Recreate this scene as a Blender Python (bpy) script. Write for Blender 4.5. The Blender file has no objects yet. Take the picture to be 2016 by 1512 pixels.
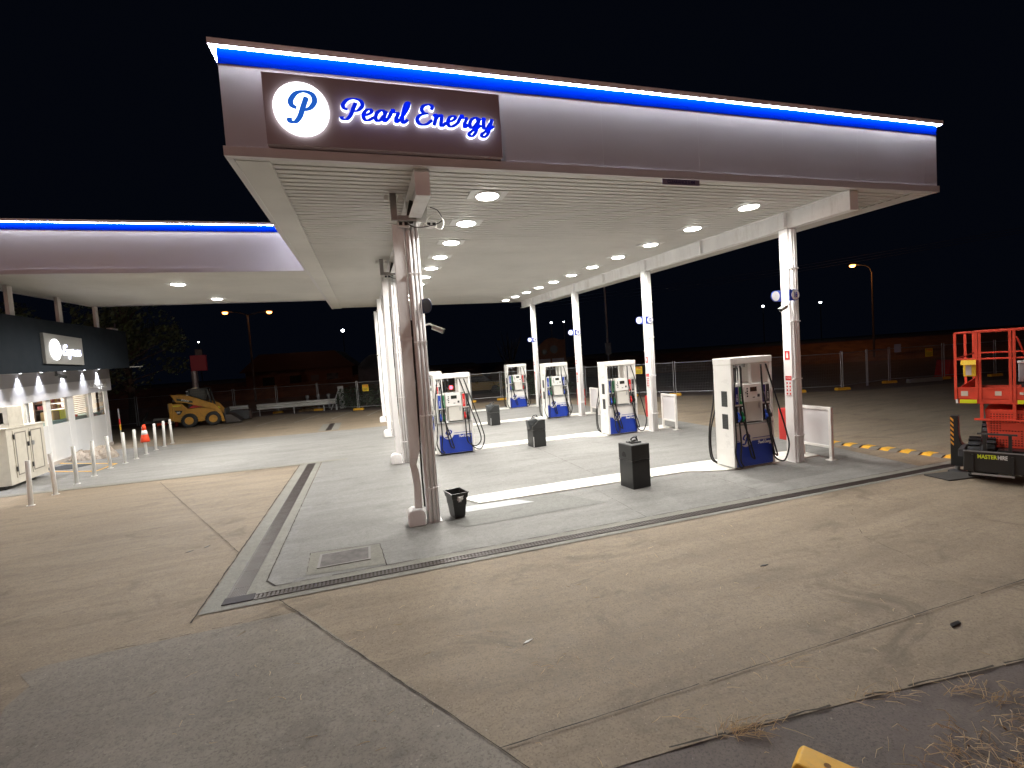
import bpy, math, random
from mathutils import Vector, Matrix
random.seed(7)
R = math.radians
sc = bpy.context.scene
COL = sc.collection
S = 0.0285            # the forecourt falls away from the canopy by this much per metre
HS = 4.978            # soffit height at the front edge
W, L = 11.415, 18.78  # main canopy plan
# ------------------------------------------------------------------ materials
def nod(nt, t, **kw):
    n = nt.nodes.new(t)
    for k, v in kw.items(): setattr(n, k, v)
    return n
def mix(nt, fac, a, b, mode='MIX'):
    m = nod(nt, 'ShaderNodeMix', data_type='RGBA', blend_type=mode)
    for s, v in ((m.inputs[0], fac), (m.inputs[6], a), (m.inputs[7], b)):
        if hasattr(v, 'is_linked'): nt.links.new(v, s)
        elif isinstance(v, (int, float)): s.default_value = v
        else: s.default_value = (*v, 1)
    return m.outputs[2]
def noise(nt, vec, scale, det=5, rough=.6, dist=0):
    n = nod(nt, 'ShaderNodeTexNoise'); n.inputs['Scale'].default_value = scale
    n.inputs['Detail'].default_value = det; n.inputs['Roughness'].default_value = rough
    n.inputs['Distortion'].default_value = dist
    nt.links.new(vec, n.inputs['Vector']); return n.outputs['Fac']
def ramp(nt, fac, a, b, va=0., vb=1.):
    m = nod(nt, 'ShaderNodeMapRange'); m.inputs[1].default_value = a; m.inputs[2].default_value = b
    m.inputs[3].default_value = va; m.inputs[4].default_value = vb
    nt.links.new(fac, m.inputs[0]); return m.outputs[0]
def newmat(name):
    m = bpy.data.materials.new(name); m.use_nodes = True
    nt = m.node_tree; b = nt.nodes['Principled BSDF']
    tc = nod(nt, 'ShaderNodeTexCoord'); return m, nt, b, tc.outputs['Object']
def mapv(nt, vec, sc_):
    m = nod(nt, 'ShaderNodeMapping'); m.inputs['Scale'].default_value = sc_
    nt.links.new(vec, m.inputs['Vector']); return m.outputs['Vector']
def M(name, col, rough=.55, metal=0., var=.12, scale=3., bump=0., dirt=None, dirt_amt=.5, spec=.5, stretch=(1, 1, 1)):
    m, nt, b, v = newmat(name)
    v2 = mapv(nt, v, stretch)
    f = noise(nt, v2, scale)
    lo = [c*(1-var) for c in col]; hi = [min(1, c*(1+var)) for c in col]
    c = mix(nt, ramp(nt, f, .3, .7), lo, hi)
    if dirt:
        c = mix(nt, ramp(nt, noise(nt, v2, scale*1.7, 7, .7), .5, .72, 0, dirt_amt), c, dirt)
    nt.links.new(c, b.inputs['Base Color'])
    nt.links.new(ramp(nt, f, .3, .7, max(.05, rough-.08), min(1, rough+.08)), b.inputs['Roughness'])
    b.inputs['Metallic'].default_value = metal
    b.inputs['Specular IOR Level'].default_value = spec
    if bump:
        bp = nod(nt, 'ShaderNodeBump'); bp.inputs['Strength'].default_value = bump; bp.inputs['Distance'].default_value = .01
        nt.links.new(noise(nt, v, scale*12), bp.inputs['Height']); nt.links.new(bp.outputs[0], b.inputs['Normal'])
    return m
def E(name, col, st, base=(.8, .8, .8)):
    m, nt, b, v = newmat(name)
    b.inputs['Base Color'].default_value = (*base, 1)
    b.inputs['Emission Color'].default_value = (*col, 1); b.inputs['Emission Strength'].default_value = st
    return m
def concrete(name, a, b_, stain, streak=.5, speck=.35, stain_amt=.45, rough=.75, wet=0):
    a, b_, stain = [[.86*x for x in c] for c in (a, b_, stain)]
    m, nt, b, v = newmat(name)
    n1 = noise(nt, v, .32, 6, .62, .4)
    st = noise(nt, mapv(nt, v, (.55, 3.2, 1)), .9, 6, .68, .6)
    n3 = noise(nt, v, 4.5, 8, .72)
    n4 = noise(nt, v, 55, 3, .7)
    c = mix(nt, ramp(nt, n1, .33, .67), a, b_)
    c = mix(nt, ramp(nt, st, .42, .68, 0, streak), c, stain)
    c = mix(nt, ramp(nt, noise(nt, mapv(nt, v, (1, 1.6, 1)), .75, 8, .75, 1.2), .54, .66, 0, stain_amt), c, [x*.62 for x in stain])
    c = mix(nt, ramp(nt, n3, .35, .68, 0, .30), c, [x*1.25 for x in b_])
    n5 = noise(nt, v, 13, 6, .75, .3)
    c = mix(nt, ramp(nt, n5, .42, .70, 0, .42), c, [x*.62 for x in a])
    c = mix(nt, ramp(nt, n4, .50, .66, 0, speck), c, [x*.38 for x in a])
    c = mix(nt, ramp(nt, noise(nt, v, 38, 2, .5), .69, .76, 0, speck), c, [min(1, x*1.7) for x in b_])
    nt.links.new(c, b.inputs['Base Color'])
    nt.links.new(ramp(nt, n3, .3, .7, rough-.12, rough+.1), b.inputs['Roughness'])
    b.inputs['Specular IOR Level'].default_value = .35
    bp = nod(nt, 'ShaderNodeBump'); bp.inputs['Strength'].default_value = .35; bp.inputs['Distance'].default_value = .006
    nt.links.new(noise(nt, v, 70, 4, .7), bp.inputs['Height']); nt.links.new(bp.outputs[0], b.inputs['Normal'])
    return m
white = M('white paint', (.78, .77, .74), .45, var=.05, dirt=(.5, .47, .42), dirt_amt=.25)
colwhite = M('column paint', (.89, .885, .885), .8, var=.06, scale=2, spec=.2, dirt=(.45, .40, .36), dirt_amt=.35, stretch=(1, 1, .3))
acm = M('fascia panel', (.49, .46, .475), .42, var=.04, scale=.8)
soffitm = M('soffit sheet', (.62, .605, .57), .5, var=.08, scale=.5, dirt=(.42, .40, .36), dirt_amt=.3)
bluem = M('blue band', (.0, .009, .20), 1., var=.05, spec=0.)
ledm = E('led strip', (.86, .90, 1.), 26.)
lensm = E('downlight lens', (1., .97, .90), 12.)
plate = M('light plate', (.7, .7, .68), .4, var=.03)
signgrey = M('sign panel', (.36, .29, .305), .5, var=.04, scale=1.)
trimm = M('top trim', (.85, .80, .80), .5, var=.03)
discm = E('lit disc', (.95, .97, 1.), 1.5)
haloM = E('lit letter body', (.80, .86, 1.), 1.1)
lblue = E('lit blue face', (.0, .015, .62), .42, (.0, .03, .6))
blueP = E('lit blue letter', (.01, .10, .50), .42, (.01, .07, .4))
pumpwhite = M('pump white', (.80, .79, .76), .32, var=.03)
pumpblue = M('pump blue', (.013, .045, .36), .35, var=.08)
black = M('black plastic', (.018, .018, .018), .4, var=.2)
rubber = M('rubber', (.012, .012, .012), .55, var=.2)
darkgrey = M('dark grey', (.05, .05, .052), .5, var=.15)
binm = M('bin plastic', (.021, .022, .022), .45, var=.2, scale=6)
steel = M('galvanised steel', (.42, .43, .44), .42, metal=.7, var=.12, scale=8)
grate = M('grate steel', (.06, .047, .044), .5, metal=.4, var=.25, scale=6, dirt=(.08, .06, .05))
screenm = M('lcd', (.03, .035, .03), .2, var=.1)
redm = M('red paint', (.50, .025, .02), .4, var=.08)
liftred = M('lift red', (.74, .075, .038), .42, var=.1, dirt=(.25, .05, .03), dirt_amt=.3)
greenm = M('green', (.01, .24, .08), .4)
nblue = M('nozzle blue', (.02, .07, .42), .4)
nred = M('nozzle red', (.62, .02, .02), .4)
yel = M('yellow paint', (.78, .42, .03), .55, var=.12, scale=6, dirt=(.35, .22, .08), dirt_amt=.5)
hiviz = M('reflective yellow', (.75, .8, .02), .4)
whitel = M('white print', (.8, .8, .8), .5, var=.02)
pblue = M('print blue', (.015, .05, .38), .5, var=.02)
conc_tan = concrete('tan concrete', (.290, .230, .163), (.372, .300, .216), (.175, .138, .100), streak=.6, stain_amt=.62, speck=.45)
conc_grey = concrete('grey concrete', (.255, .251, .240), (.335, .330, .316), (.185, .181, .172), streak=.7, stain_amt=.45)
conc_light = concrete('margin concrete', (.25, .243, .21), (.32, .31, .27), (.20, .19, .165), stain_amt=.2)
patchm = concrete('asphalt patch', (.265, .230, .188), (.325, .288, .238), (.185, .158, .128), streak=.4, speck=.55)
asphalt = concrete('verge asphalt', (.15, .122, .108), (.20, .165, .145), (.105, .083, .073), speck=.6)
repair = concrete('repair concrete', (.21, .212, .20), (.28, .28, .265), (.15, .15, .14), stain_amt=.6)
islandm = M('island paint', (.80, .79, .74), .55, var=.06, scale=3, dirt=(.45, .43, .38), dirt_amt=.5)
jointm = M('joint filler', (.045, .037, .030), .9, var=.3)
shopdark = M('shop fascia', (.0105, .014, .018), .85, var=.06, spec=.12)
bulk = M('bulkhead', (.52, .51, .52), .5, var=.04)
bulk2 = M('bulkhead upper', (.25, .24, .25), .5, var=.04)
timber = M('timber post', (.5, .46, .43), .7, var=.2, stretch=(4, 4, .4))
peach = M('shop wall inside', (.72, .55, .45), .6, var=.05)
cabm = M('cabinet paint', (.58, .54, .46), .5, var=.06, dirt=(.35, .31, .25), dirt_amt=.3)
teal = M('counter teal', (.30, .42, .42), .5)
catyel = M('machine yellow', (.52, .25, .025), .45, var=.12, dirt=(.22, .12, .04), dirt_amt=.6)
leaf = M('leaves', (.075, .105, .04), .6, var=.5, scale=2)
bark = M('bark', (.09, .07, .055), .9, var=.3, bump=.4)
hedgem = M('hedge leaves', (.035, .06, .025), .6, var=.4, scale=2)
straw = M('dry grass', (.62, .46, .27), .8, var=.35, scale=5)
sodium = E('sodium lamp', (1., .30, .05), 8.)
farwhite = E('far lamp', (.9, .95, 1.), 14.)
brick = M('house brick', (.11, .055, .034), .8, var=.2)
tarp = M('tarp', (.42, .36, .30), .8, var=.2, scale=5)
caryel = M('car paint', (.17, .125, .03), .3, var=.03)
glassdark = M('dark glass', (.02, .024, .026), .12, var=.1)
orange = M('orange plastic', (.85, .07, .02), .45, var=.06)
reflect = M('reflective white', (.8, .78, .75), .4)
glassm, _nt, _b, _v = newmat('window glass')
_b.inputs['Transmission Weight'].default_value = 1; _b.inputs['Roughness'].default_value = .02; _b.inputs['IOR'].default_value = 1.05
_b.inputs['Base Color'].default_value = (.93, .97, .95, 1)
# ------------------------------------------------------------------ mesh builder
class MB:
    def __init__(s): s.v = []; s.f = []
    def add(s, vs, fs):
        o = len(s.v); s.v += [tuple(p) for p in vs]; s.f += [tuple(i+o for i in f) for f in fs]; return s
    def box(s, a, b, mat=None):
        x0, y0, z0 = a; x1, y1, z1 = b
        vs = [(x0,y0,z0),(x1,y0,z0),(x1,y1,z0),(x0,y1,z0),(x0,y0,z1),(x1,y0,z1),(x1,y1,z1),(x0,y1,z1)]
        if mat is not None: vs = [mat @ Vector(p) for p in vs]
        return s.add(vs, [(0,3,2,1),(4,5,6,7),(0,1,5,4),(1,2,6,5),(2,3,7,6),(3,0,4,7)])
    def bar(s, p, q, w, h=None, up=(0, 0, 1)):
        p, q = Vector(p), Vector(q); d = (q-p).normalized(); u = Vector(up)
        if abs(d.dot(u)) > .98: u = Vector((1, 0, 0))
        r = d.cross(u).normalized(); u = r.cross(d); h = h or w; r = r*w/2; u = u*h/2
        return s.add([p-r-u, p+r-u, p+r+u, p-r+u, q-r-u, q+r-u, q+r+u, q-r+u],
                     [(0,3,2,1),(4,5,6,7),(0,1,5,4),(1,2,6,5),(2,3,7,6),(3,0,4,7)])
    def tube(s, pts, r, n=8, caps=True):
        pts = [Vector(p) for p in pts]; rs = r if isinstance(r, (list, tuple)) else [r]*len(pts)
        o = len(s.v); prev = None
        for i, p in enumerate(pts):
            d = (pts[min(i+1, len(pts)-1)]-pts[max(i-1, 0)]).normalized()
            if prev is None:
                u = Vector((0, 0, 1)) if abs(d.z) < .9 else Vector((1, 0, 0))
            else: u = prev
            a = d.cross(u).normalized(); u = a.cross(d).normalized(); prev = u
            for k in range(n):
                t = 2*math.pi*k/n; s.v.append(tuple(p+(a*math.cos(t)+u*math.sin(t))*rs[i]))
        for i in range(len(pts)-1):
            for k in range(n):
                a0 = o+i*n+k; b0 = o+i*n+(k+1) % n
                s.f.append((a0, b0, b0+n, a0+n))
        if caps:
            s.f.append(tuple(o+k for k in range(n))[::-1]); s.f.append(tuple(o+(len(pts)-1)*n+k for k in range(n)))
        return s
    def cyl(s, p, q, r, n=16, r2=None): return s.tube([p, q], [r, r if r2 is None else r2], n)
    def prism(s, poly, a, b, axis='y'):
        n = len(poly)
        def P(u, w, t): return {'y': (u, t, w), 'x': (t, u, w), 'z': (u, w, t)}[axis]
        vs = [P(u, w, a) for u, w in poly]+[P(u, w, b) for u, w in poly]
        return s.add(vs, [tuple(range(n))[::-1], tuple(range(n, 2*n))]+[(i, (i+1) % n, n+(i+1) % n, n+i) for i in range(n)])
    def lathe(s, prof, n=20, c=(0, 0, 0)):
        o = len(s.v)
        for r, z in prof:
            for k in range(n):
                t = 2*math.pi*k/n; s.v.append((c[0]+r*math.cos(t), c[1]+r*math.sin(t), c[2]+z))
        for i in range(len(prof)-1):
            for k in range(n):
                a = o+i*n+k; b = o+i*n+(k+1) % n; s.f.append((a, b, b+n, a+n))
        s.f.append(tuple(o+k for k in range(n))[::-1]); s.f.append(tuple(o+(len(prof)-1)*n+k for k in range(n)))
        return s
    def quad(s, *p): return s.add(p, [tuple(range(len(p)))])
    def shear(s, k=S):
        s.v = [(x, y, z+k*y) for x, y, z in s.v]; return s
    def build(s, name, mat, parent=None, loc=None, smooth=False, bevel=0, rot=None):
        me = bpy.data.meshes.new(name); me.from_pydata(s.v, [], s.f); me.update()
        if mat: me.materials.append(mat)
        o = bpy.data.objects.new(name, me); COL.objects.link(o)
        if parent: o.parent = parent
        if loc: o.location = loc
        if rot: o.rotation_euler = rot
        import bmesh
        bm = bmesh.new(); bm.from_mesh(me); bmesh.ops.recalc_face_normals(bm, faces=bm.faces); bm.to_mesh(me); bm.free()
        if smooth:
            for p in me.polygons: p.use_smooth = len(p.vertices) == 4
        if bevel:
            m = o.modifiers.new('b', 'BEVEL'); m.width = bevel; m.segments = 2; m.limit_method = 'ANGLE'
        return o
def tag(o, label=None, cat=None, group=None, kind=None):
    if label: o['label'] = label
    if cat: o['category'] = cat
    if group: o['group'] = group
    if kind: o['kind'] = kind
    return o
def thing(name, label, cat, loc=(0, 0, 0), rz=0., group=None):
    o = bpy.data.objects.new(name, None); COL.objects.link(o); o.empty_display_size = .1
    o.location = loc; o.rotation_euler = (0, 0, rz); return tag(o, label, cat, group)
def curve_pts(P, n=8):
    P = [Vector(p) for p in P]; out = []
    for i in range(len(P)-1):
        a, b, c, d = P[max(i-1, 0)], P[i], P[i+1], P[min(i+2, len(P)-1)]
        for k in range(n):
            t = k/n
            out.append(.5*((2*b)+(c-a)*t+(2*a-5*b+4*c-d)*t*t+(3*b-a-3*c+d)*t**3))
    out.append(P[-1]); return out
def light(name, kind, loc, energy, col, parent=None, rot=(0, 0, 0), **kw):
    l = bpy.data.lights.new(name, kind); l.energy = energy; l.color = col
    for k, v in kw.items(): setattr(l, k, v)
    o = bpy.data.objects.new(name, l); COL.objects.link(o); o.location = loc; o.rotation_euler = rot
    if parent: o.parent = parent
    return o
_tc = {}
def text(name, s, size, mat, parent, loc, rot, ext=.004, bold=0., sx=1., align='CENTER'):
    key = (s, size, ext, bold, align)
    if key not in _tc:
        cu = bpy.data.curves.new('t', 'FONT'); cu.body = s; cu.size = size; cu.extrude = ext; cu.offset = bold
        cu.align_x = align; cu.align_y = 'CENTER'; cu.resolution_u = 3
        to = bpy.data.objects.new('t', cu); COL.objects.link(to); bpy.context.view_layer.update()
        me = bpy.data.meshes.new_from_object(to.evaluated_get(bpy.context.evaluated_depsgraph_get()))
        bpy.data.objects.remove(to); _tc[key] = me
    me = _tc[key].copy(); me.materials.clear(); me.materials.append(mat)
    o = bpy.data.objects.new(name, me); COL.objects.link(o); o.parent = parent
    o.location = loc; o.rotation_euler = rot; o.scale = (sx, 1, 1); return o
FRONT = (R(90), 0, 0); FACEX = (R(90), 0, R(90)); FACENX = (R(90), 0, R(-90))
# brush-script lettering, drawn stroke by stroke with a slanted nib
GL = {
 'P': (1.45, [[(.42,.82),(.14,.95),(.05,1.25),(.3,1.68),(.75,1.82),(1.2,1.68),(1.38,1.3),(1.2,.9),(.9,.74),(.72,.78)], [(.9,1.5),(.78,.95),(.66,.35),(.45,.0),(.16,.0),(.06,.2)]]),
 'e': (.86, [[(.0,.4),(.35,.52),(.62,.78),(.5,1.0),(.22,.88),(.1,.5),(.22,.1),(.5,.04),(.86,.36)]]),
 'a': (1.02, [[(.74,.78),(.5,1.0),(.2,.8),(.1,.35),(.26,.04),(.52,.2),(.74,.7)], [(.8,.98),(.7,.4),(.78,.06),(1.02,.34)]]),
 'r': (.86, [[(.0,.34),(.18,.95),(.24,1.12),(.36,.9),(.64,.86),(.56,.4),(.62,.06),(.86,.34)]]),
 'l': (.56, [[(.0,.36),(.36,1.2),(.46,1.72),(.34,1.88),(.2,1.5),(.14,.5),(.26,.04),(.56,.36)]]),
 'E': (1.25, [[(1.0,1.42),(1.06,1.7),(.8,1.86),(.42,1.72),(.3,1.38),(.5,1.08),(.84,1.04)], [(.72,1.06),(.24,.84),(.08,.42),(.34,.04),(.8,.06),(1.2,.48)]]),
 'n': (1.05, [[(.02,.8),(.16,1.0),(.2,.6),(.14,.02)], [(.17,.5),(.36,.88),(.58,.98),(.64,.6),(.66,.12),(.8,.04),(1.05,.36)]]),
 'g': (1.02, [[(.74,.78),(.5,1.0),(.2,.8),(.1,.35),(.26,.04),(.52,.2),(.74,.7)], [(.82,.98),(.74,.3),(.64,-.4),(.4,-.72),(.16,-.56),(.36,-.24),(.7,.02),(1.02,.34)]]),
 'y': (1.02, [[(.02,.8),(.14,1.0),(.16,.5),(.26,.08),(.5,.14),(.7,.6)], [(.8,.98),(.72,.3),(.62,-.4),(.38,-.72),(.14,-.56),(.36,-.24),(.7,.02),(1.02,.34)]]),
 'x': (.85, [[(.02,.84),(.18,1.),(.38,.52),(.58,.04),(.85,.34)], [(.74,.98),(.4,.5),(.04,.02)]]),
 'p': (.95, [[(.0,.4),(.22,1.),(.2,.3),(.1,-.72)], [(.2,.66),(.48,1.),(.72,.74),(.62,.16),(.3,.08),(.95,.34)]]),
 's': (.75, [[(.0,.34),(.26,.86),(.36,1.08),(.42,.78),(.56,.34),(.4,.03),(.12,.1)], [(.42,.05),(.75,.34)]]),
 ' ': (.6, []),
}
def script(word, h, z0, z1, w=.20, slant=.18, grow=0., step=.0008, track=0.):
    """h = x-height in metres; lies in XY, faces +Z, from z0 to z1"""
    b = MB(); x = 0.; k = 0
    for ch in word:
        adv, strokes = GL[ch]
        for st in strokes:
            pts = curve_pts([(p[0]+x+slant*p[1], p[1], 0) for p in st], 7); n = len(pts); k += 1
            zt = z1+step*k; o = len(b.v)
            for i, p in enumerate(pts):
                d = (pts[min(i+1, n-1)]-pts[max(i-1, 0)]); d.normalize(); nr = Vector((-d.y, d.x, 0))
                wd = (w*(.42+.58*abs(math.sin(math.atan2(d.y, d.x)-R(5))))+grow)/1
                e = .55 if i in (0, n-1) else 1.
                for sg, zz in ((1, zt), (-1, zt), (-1, z0), (1, z0)):
                    q = p+nr*wd*.5*sg*e; b.v.append((q.x*h, q.y*h, zz))
            for i in range(n-1):
                for a in range(4):
                    c = (a+1) % 4; b.f.append((o+4*i+a, o+4*i+c, o+4*i+4+c, o+4*i+4+a))
            b.f.append((o, o+1, o+2, o+3)); b.f.append((o+4*n-4, o+4*n-1, o+4*n-2, o+4*n-3))
        x += adv+track
    return b, x*h
def disc(b, c, r, t0, t1, n=40, axis='z'):
    b.prism([(c[0]+r*math.cos(2*math.pi*i/n), c[1]+r*math.sin(2*math.pi*i/n)) for i in range(n)], t0, t1, axis); return b
# ------------------------------------------------------------------ camera, sky
cam = bpy.data.cameras.new('camera'); co = bpy.data.objects.new('camera', cam); COL.objects.link(co); sc.camera = co
cam.sensor_width = 36; cam.lens = 941.06/2016*36; cam.clip_end = 2000; cam.clip_start = .05
yaw, pit, rol = .2948, -.0523, -.0689
fw = Vector((math.sin(yaw)*math.cos(pit), math.cos(yaw)*math.cos(pit), math.sin(pit)))
rt = Vector((math.cos(yaw), -math.sin(yaw), 0)); up = rt.cross(fw)
r2 = rt*math.cos(rol)+up*math.sin(rol); u2 = -rt*math.sin(rol)+up*math.cos(rol)
mw = Matrix((r2, u2, -fw)).transposed().to_4x4(); mw.translation = (1.2813, -6.1173, 2.5); co.matrix_world = mw
wd = bpy.data.worlds.new('World'); sc.world = wd; wd.use_nodes = True
nt = wd.node_tree; bg = nt.nodes['Background']
sky = nod(nt, 'ShaderNodeTexSky'); sky.sky_type = 'NISHITA'; sky.sun_disc = False
sky.sun_elevation = R(-6.5); sky.sun_rotation = R(215)
ad = nod(nt, 'ShaderNodeMix', data_type='RGBA', blend_type='ADD'); ad.inputs[0].default_value = 1; ad.inputs[7].default_value = (.009, .014, .030, 1)   # town sky glow
nt.links.new(sky.outputs[0], ad.inputs[6]); nt.links.new(ad.outputs[2], bg.inputs[0]); bg.inputs[1].default_value = .05
sc.view_settings.view_transform = 'Standard'; sc.view_settings.look = 'None'; sc.view_settings.exposure = 1.28; sc.view_settings.gamma = 1
sc.render.engine = 'CYCLES'
cy = sc.cycles; cy.use_denoising = True; cy.max_bounces = 8; cy.diffuse_bounces = 5; cy.sample_clamp_indirect = 6; cy.use_light_tree = True
# ------------------------------------------------------------------ ground
def sheet(name, pts, z, mat):
    o = MB().quad(*[(x, y, z) for x, y in pts]).build(name, mat); return tag(o, kind='structure')
sheet('ground', [(-400, -60), (400, -60), (400, 500), (-400, 500)], 0, asphalt)
sheet('concrete_apron', [(-30, -3.45), (-.5, -3.6), (2.2, -3.6), (3.4, -3.66), (4.5, -3.76), (5.8, -3.9), (30, -6.6), (30, 8.2), (22.4, 9.9), (15.5, 15.8), (11, 21), (5, 22.6), (.5, 24), (-4.4, 27), (-30, 27)], .004, conc_tan)
sheet('forecourt_slab', [(-.07, .26), (.05, .03), (10.9, .03), (11.3, 2.2), (11.3, 15.0), (10.8, 18.3), (4.2, 18.6), (4., 15.02), (.5, 15.03), (-2.9, 15.5), (-6.3, 16.1), (-9.4, 16.6), (-8.9, 10.6), (-7.6, 8.75), (-3.1, 8.4), (-.6, 8.1), (-.07, 8.05)], .008, conc_grey)
sheet('concrete_margin', [(-.63, -.35), (-.09, -.35), (11.9, -.3), (11.9, .05), (.05, .05), (-.06, .24), (-.08, 8.0), (-.62, 8.0)], .012, conc_light)
sheet('kerb_strip', [(-9.2, 8.72), (-7.5, 8.5), (-.62, 8.03), (.6, 8.02), (.6, 8.2), (-.6, 8.24), (-7.5, 8.76), (-9.2, 8.98)], .012, conc_light)
pp = [(.42, -.73), (1.91, -3.23), (2.5, -4.25), (3.0, -5.2), (-2, -5.2)]
le = [(-1.5, -3.6), (-1.42, -2.8), (-1.5, -2.2), (-1.56, -1.7), (-1.68, -1.36), (-1.66, -1.1), (-1.86, -.86), (-1.7, -.78)]
sheet('asphalt_patch', pp+le, .009, patchm)
sheet('repair_patch', [(2.54, .94), (4.95, .97), (4.4, 1.9), (3.7, 1.93), (2.6, 2.0), (2.35, 1.25)], .013, repair)
sheet('repair_patch', [(.35, .95), (1.28, .86), (1.34, .1), (.37, .2)], .0125, conc_light)
sheet('repair_patch', [(2.7, 1.63), (3.88, 1.6), (3.62, 1.9), (2.62, 1.95)], .017, M('pale patch', (.42, .44, .45), .4, var=.1, dirt=(.3, .3, .3)))
for k in range(4):
    y = 1.62+5.06*k
    poly = [(7.2, y+.33), (7.75, y-.2), (9.5, y-.22), (10.6, y-.28), (10.6, y+.45), (9.6, y+.72), (8.1, y+.85)]
    tag(MB().prism([(2.75 if k else 3.0, y+.36), (7.2, y+.3), (7.9, y-.02), (10.3, y-.02), (10.35, y+.6), (8.0, y+.86), (5.0, y+.9), (2.75, y+.86)], .004, .030, 'z').build('pump_island', islandm, bevel=.006), kind='structure')
# joints and cracks
jb = MB()
def joint(pts, w=.014, jit=.006, z=.0165, gaps=0.):
    for (a, b) in zip(pts, pts[1:]):
        a, b = Vector((*a, z)), Vector((*b, z)); n = max(2, int((b-a).length/.09)); d = (b-a).normalized(); r = Vector((-d.y, d.x, 0))
        off = [random.uniform(-jit, jit) for _ in range(n+1)]; ws = [w*random.uniform(.45, 1.3) for _ in range(n+1)]
        off[0] = off[n] = 0
        for i in range(n):
            if random.random() < gaps: continue
            p, q = a.lerp(b, i/n)+r*off[i], a.lerp(b, (i+1)/n)+r*off[i+1]
            jb.quad(p-r*ws[i]/2, q-r*ws[i+1]/2, q+r*ws[i+1]/2, p+r*ws[i]/2)
joint([(-3.9, 7.96), (-.65, 1.47)], .009); joint([(.16, -.36), (1.91, -3.23), (2.6, -4.4)], .010, .007)
joint([(1.91, -3.23), (12, -3.15)], .008, .003, gaps=.02); joint([(2.9, -3.62), (3.4, -3.66), (4.2, -3.73), (5.2, -3.83), (5.9, -3.91), (12, -4.6)], .014, .007, gaps=.2)
joint([(-.645, -.52), (-.64, 8.0)], .02, .006); joint([(-.07, .24), (-.085, 8.0)], .014, .004); joint([(-.07, .24), (.06, .04)], .022)
joint([(.06, .045), (11.6, .04)], .012, .004, gaps=.1); joint([(-9.2, 8.7), (-7.5, 8.47), (-.64, 8.0)], .02, .005)
joint([(.35, .95), (1.28, .86), (1.34, .04)], .013); joint([(.35, .95), (.38, .3)], .008, gaps=.3); joint([(-1.75, -.77), (.42, -.73)], .008, .01, gaps=.45)
joint([(-6.3, 16.1), (-2.9, 15.5), (.5, 15.03), (4, 15.02)], .012, .004, gaps=.2)
joint([(6.68, -3.19), (7.0, -1.8), (7.9, -.9)], .005, .02, gaps=.5); joint([(6.9, -3.2), (8.2, -3.6), (9.5, -3.5)], .007, .02, gaps=.4)
joint([(5.1, 0.05), (5.12, 1.9)], .006, gaps=.3); joint([(7.4, .05), (7.42, 1.6)], .006, gaps=.3)
joint([(5.62, 2.7), (5.6, 6.5)], .008, gaps=.2); joint([(2.6, 4.3), (10.9, 4.25)], .008, .003, gaps=.2); joint([(2.6, 9.4), (10.9, 9.35)], .008, .003, gaps=.2)
tag(jb.build('ground_joint', jointm), kind='structure')
# painted lines round the shop mats
yb_ = MB()
for a, b in (((-8.31, 12.1), (-6.64, 11.09)), ((-6.64, 11.09), (-6.62, 12.28)), ((-6.62, 12.28), (-9.2, 14.1))):
    yb_.bar((*a, .0155), (*b, .0155), .07, .003)
tag(yb_.build('painted_line', yel), kind='structure')
lb_ = MB()
for x in (-6, -4.2, -2.4, -.6, 1.2): lb_.bar((x, 20.6, .008), (x+.9, 24.2, .008), .07, .003)
tag(lb_.build('painted_line', M('worn line', (.34, .32, .28), .7, var=.2)), kind='structure')
# trench drains
def drain(label, p0, p1, w, cross, pitch, loc):
    t = thing('trench_drain', label, 'drain', loc); x0, y0 = p0; x1, y1 = p1
    MB().box((x0, y0, .012), (x1, y1, .0135)).build('channel', jointm, t)
    f = MB(); g = MB()
    if not cross:
        for xx in (x0, x1-.012): f.box((xx, y0, .0135), (xx+.012, y1, .021))
        n = int((x1-x0)/pitch)
        for i in range(n):
            xx = x0+.016+i*(x1-x0-.03)/n; g.box((xx, y0+.005, .0136), (xx+pitch*.5, y1-.005, .020))
        for j in range(int((y1-y0)/.5)): g.box((x0+.013, y0+.5*j+.24, .0136), (x1-.013, y0+.5*j+.262, .0185))
    else:
        for yy in (y0, y1-.012): f.box((x0, yy, .0135), (x1, yy+.012, .021))
        for i in range(int((x1-x0)/pitch)): g.box((x0+pitch*i, y0+.013, .0136), (x0+pitch*i+pitch*.5, y1-.013, .0195))
    f.build('frame', grate, t); g.build('grate', grate, t); return t
drain('wide slotted drain grating running back towards the shop canopy', (-.43, -.07), (-.23, 7.98), .2, False, .022, (0, 0, 0))
drain('narrow drain grating crossing below the front edge of the lit canopy', (-.12, -.235), (11.9, -.1), .13, True, .045, (0, 0, 0))
t = thing('trench_drain', 'short drain grating on the tan concrete beyond the grey slab', 'drain')
g = MB()
for i in range(8): g.box((-.53+i*.024, 15.6, .005), (-.518+i*.024, 18.3, .016))
g.build('grate', grate, t); MB().box((-.55, 15.6, .0045), (-.32, 18.3, .007)).build('channel', jointm, t)
MB().box((-.85, 15.55, .0048), (-.56, 18.3, .009)).box((-.31, 15.55, .0048), (-.02, 18.3, .009)).build('surround', conc_light, t)
t = thing('drain_cover_plate', 'flat steel plate at the meeting of the two front drains', 'plate')
MB().box((-.44, -.235, .0135), (-.125, -.075, .0235)).build('plate', M('plate steel', (.085, .08, .086), .75, .2, var=.15, spec=.2), t)
t = thing('manhole_cover', 'rectangular steel pit cover set in the slab before the front column', 'manhole cover')
MB().box((.52, .37, .0126), (1.12, .79, .019)).build('lid', M('pit lid', (.17, .16, .155), .8, .1, spec=.2, var=.25, scale=9, dirt=(.1, .09, .09)), t)
f = MB()
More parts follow.
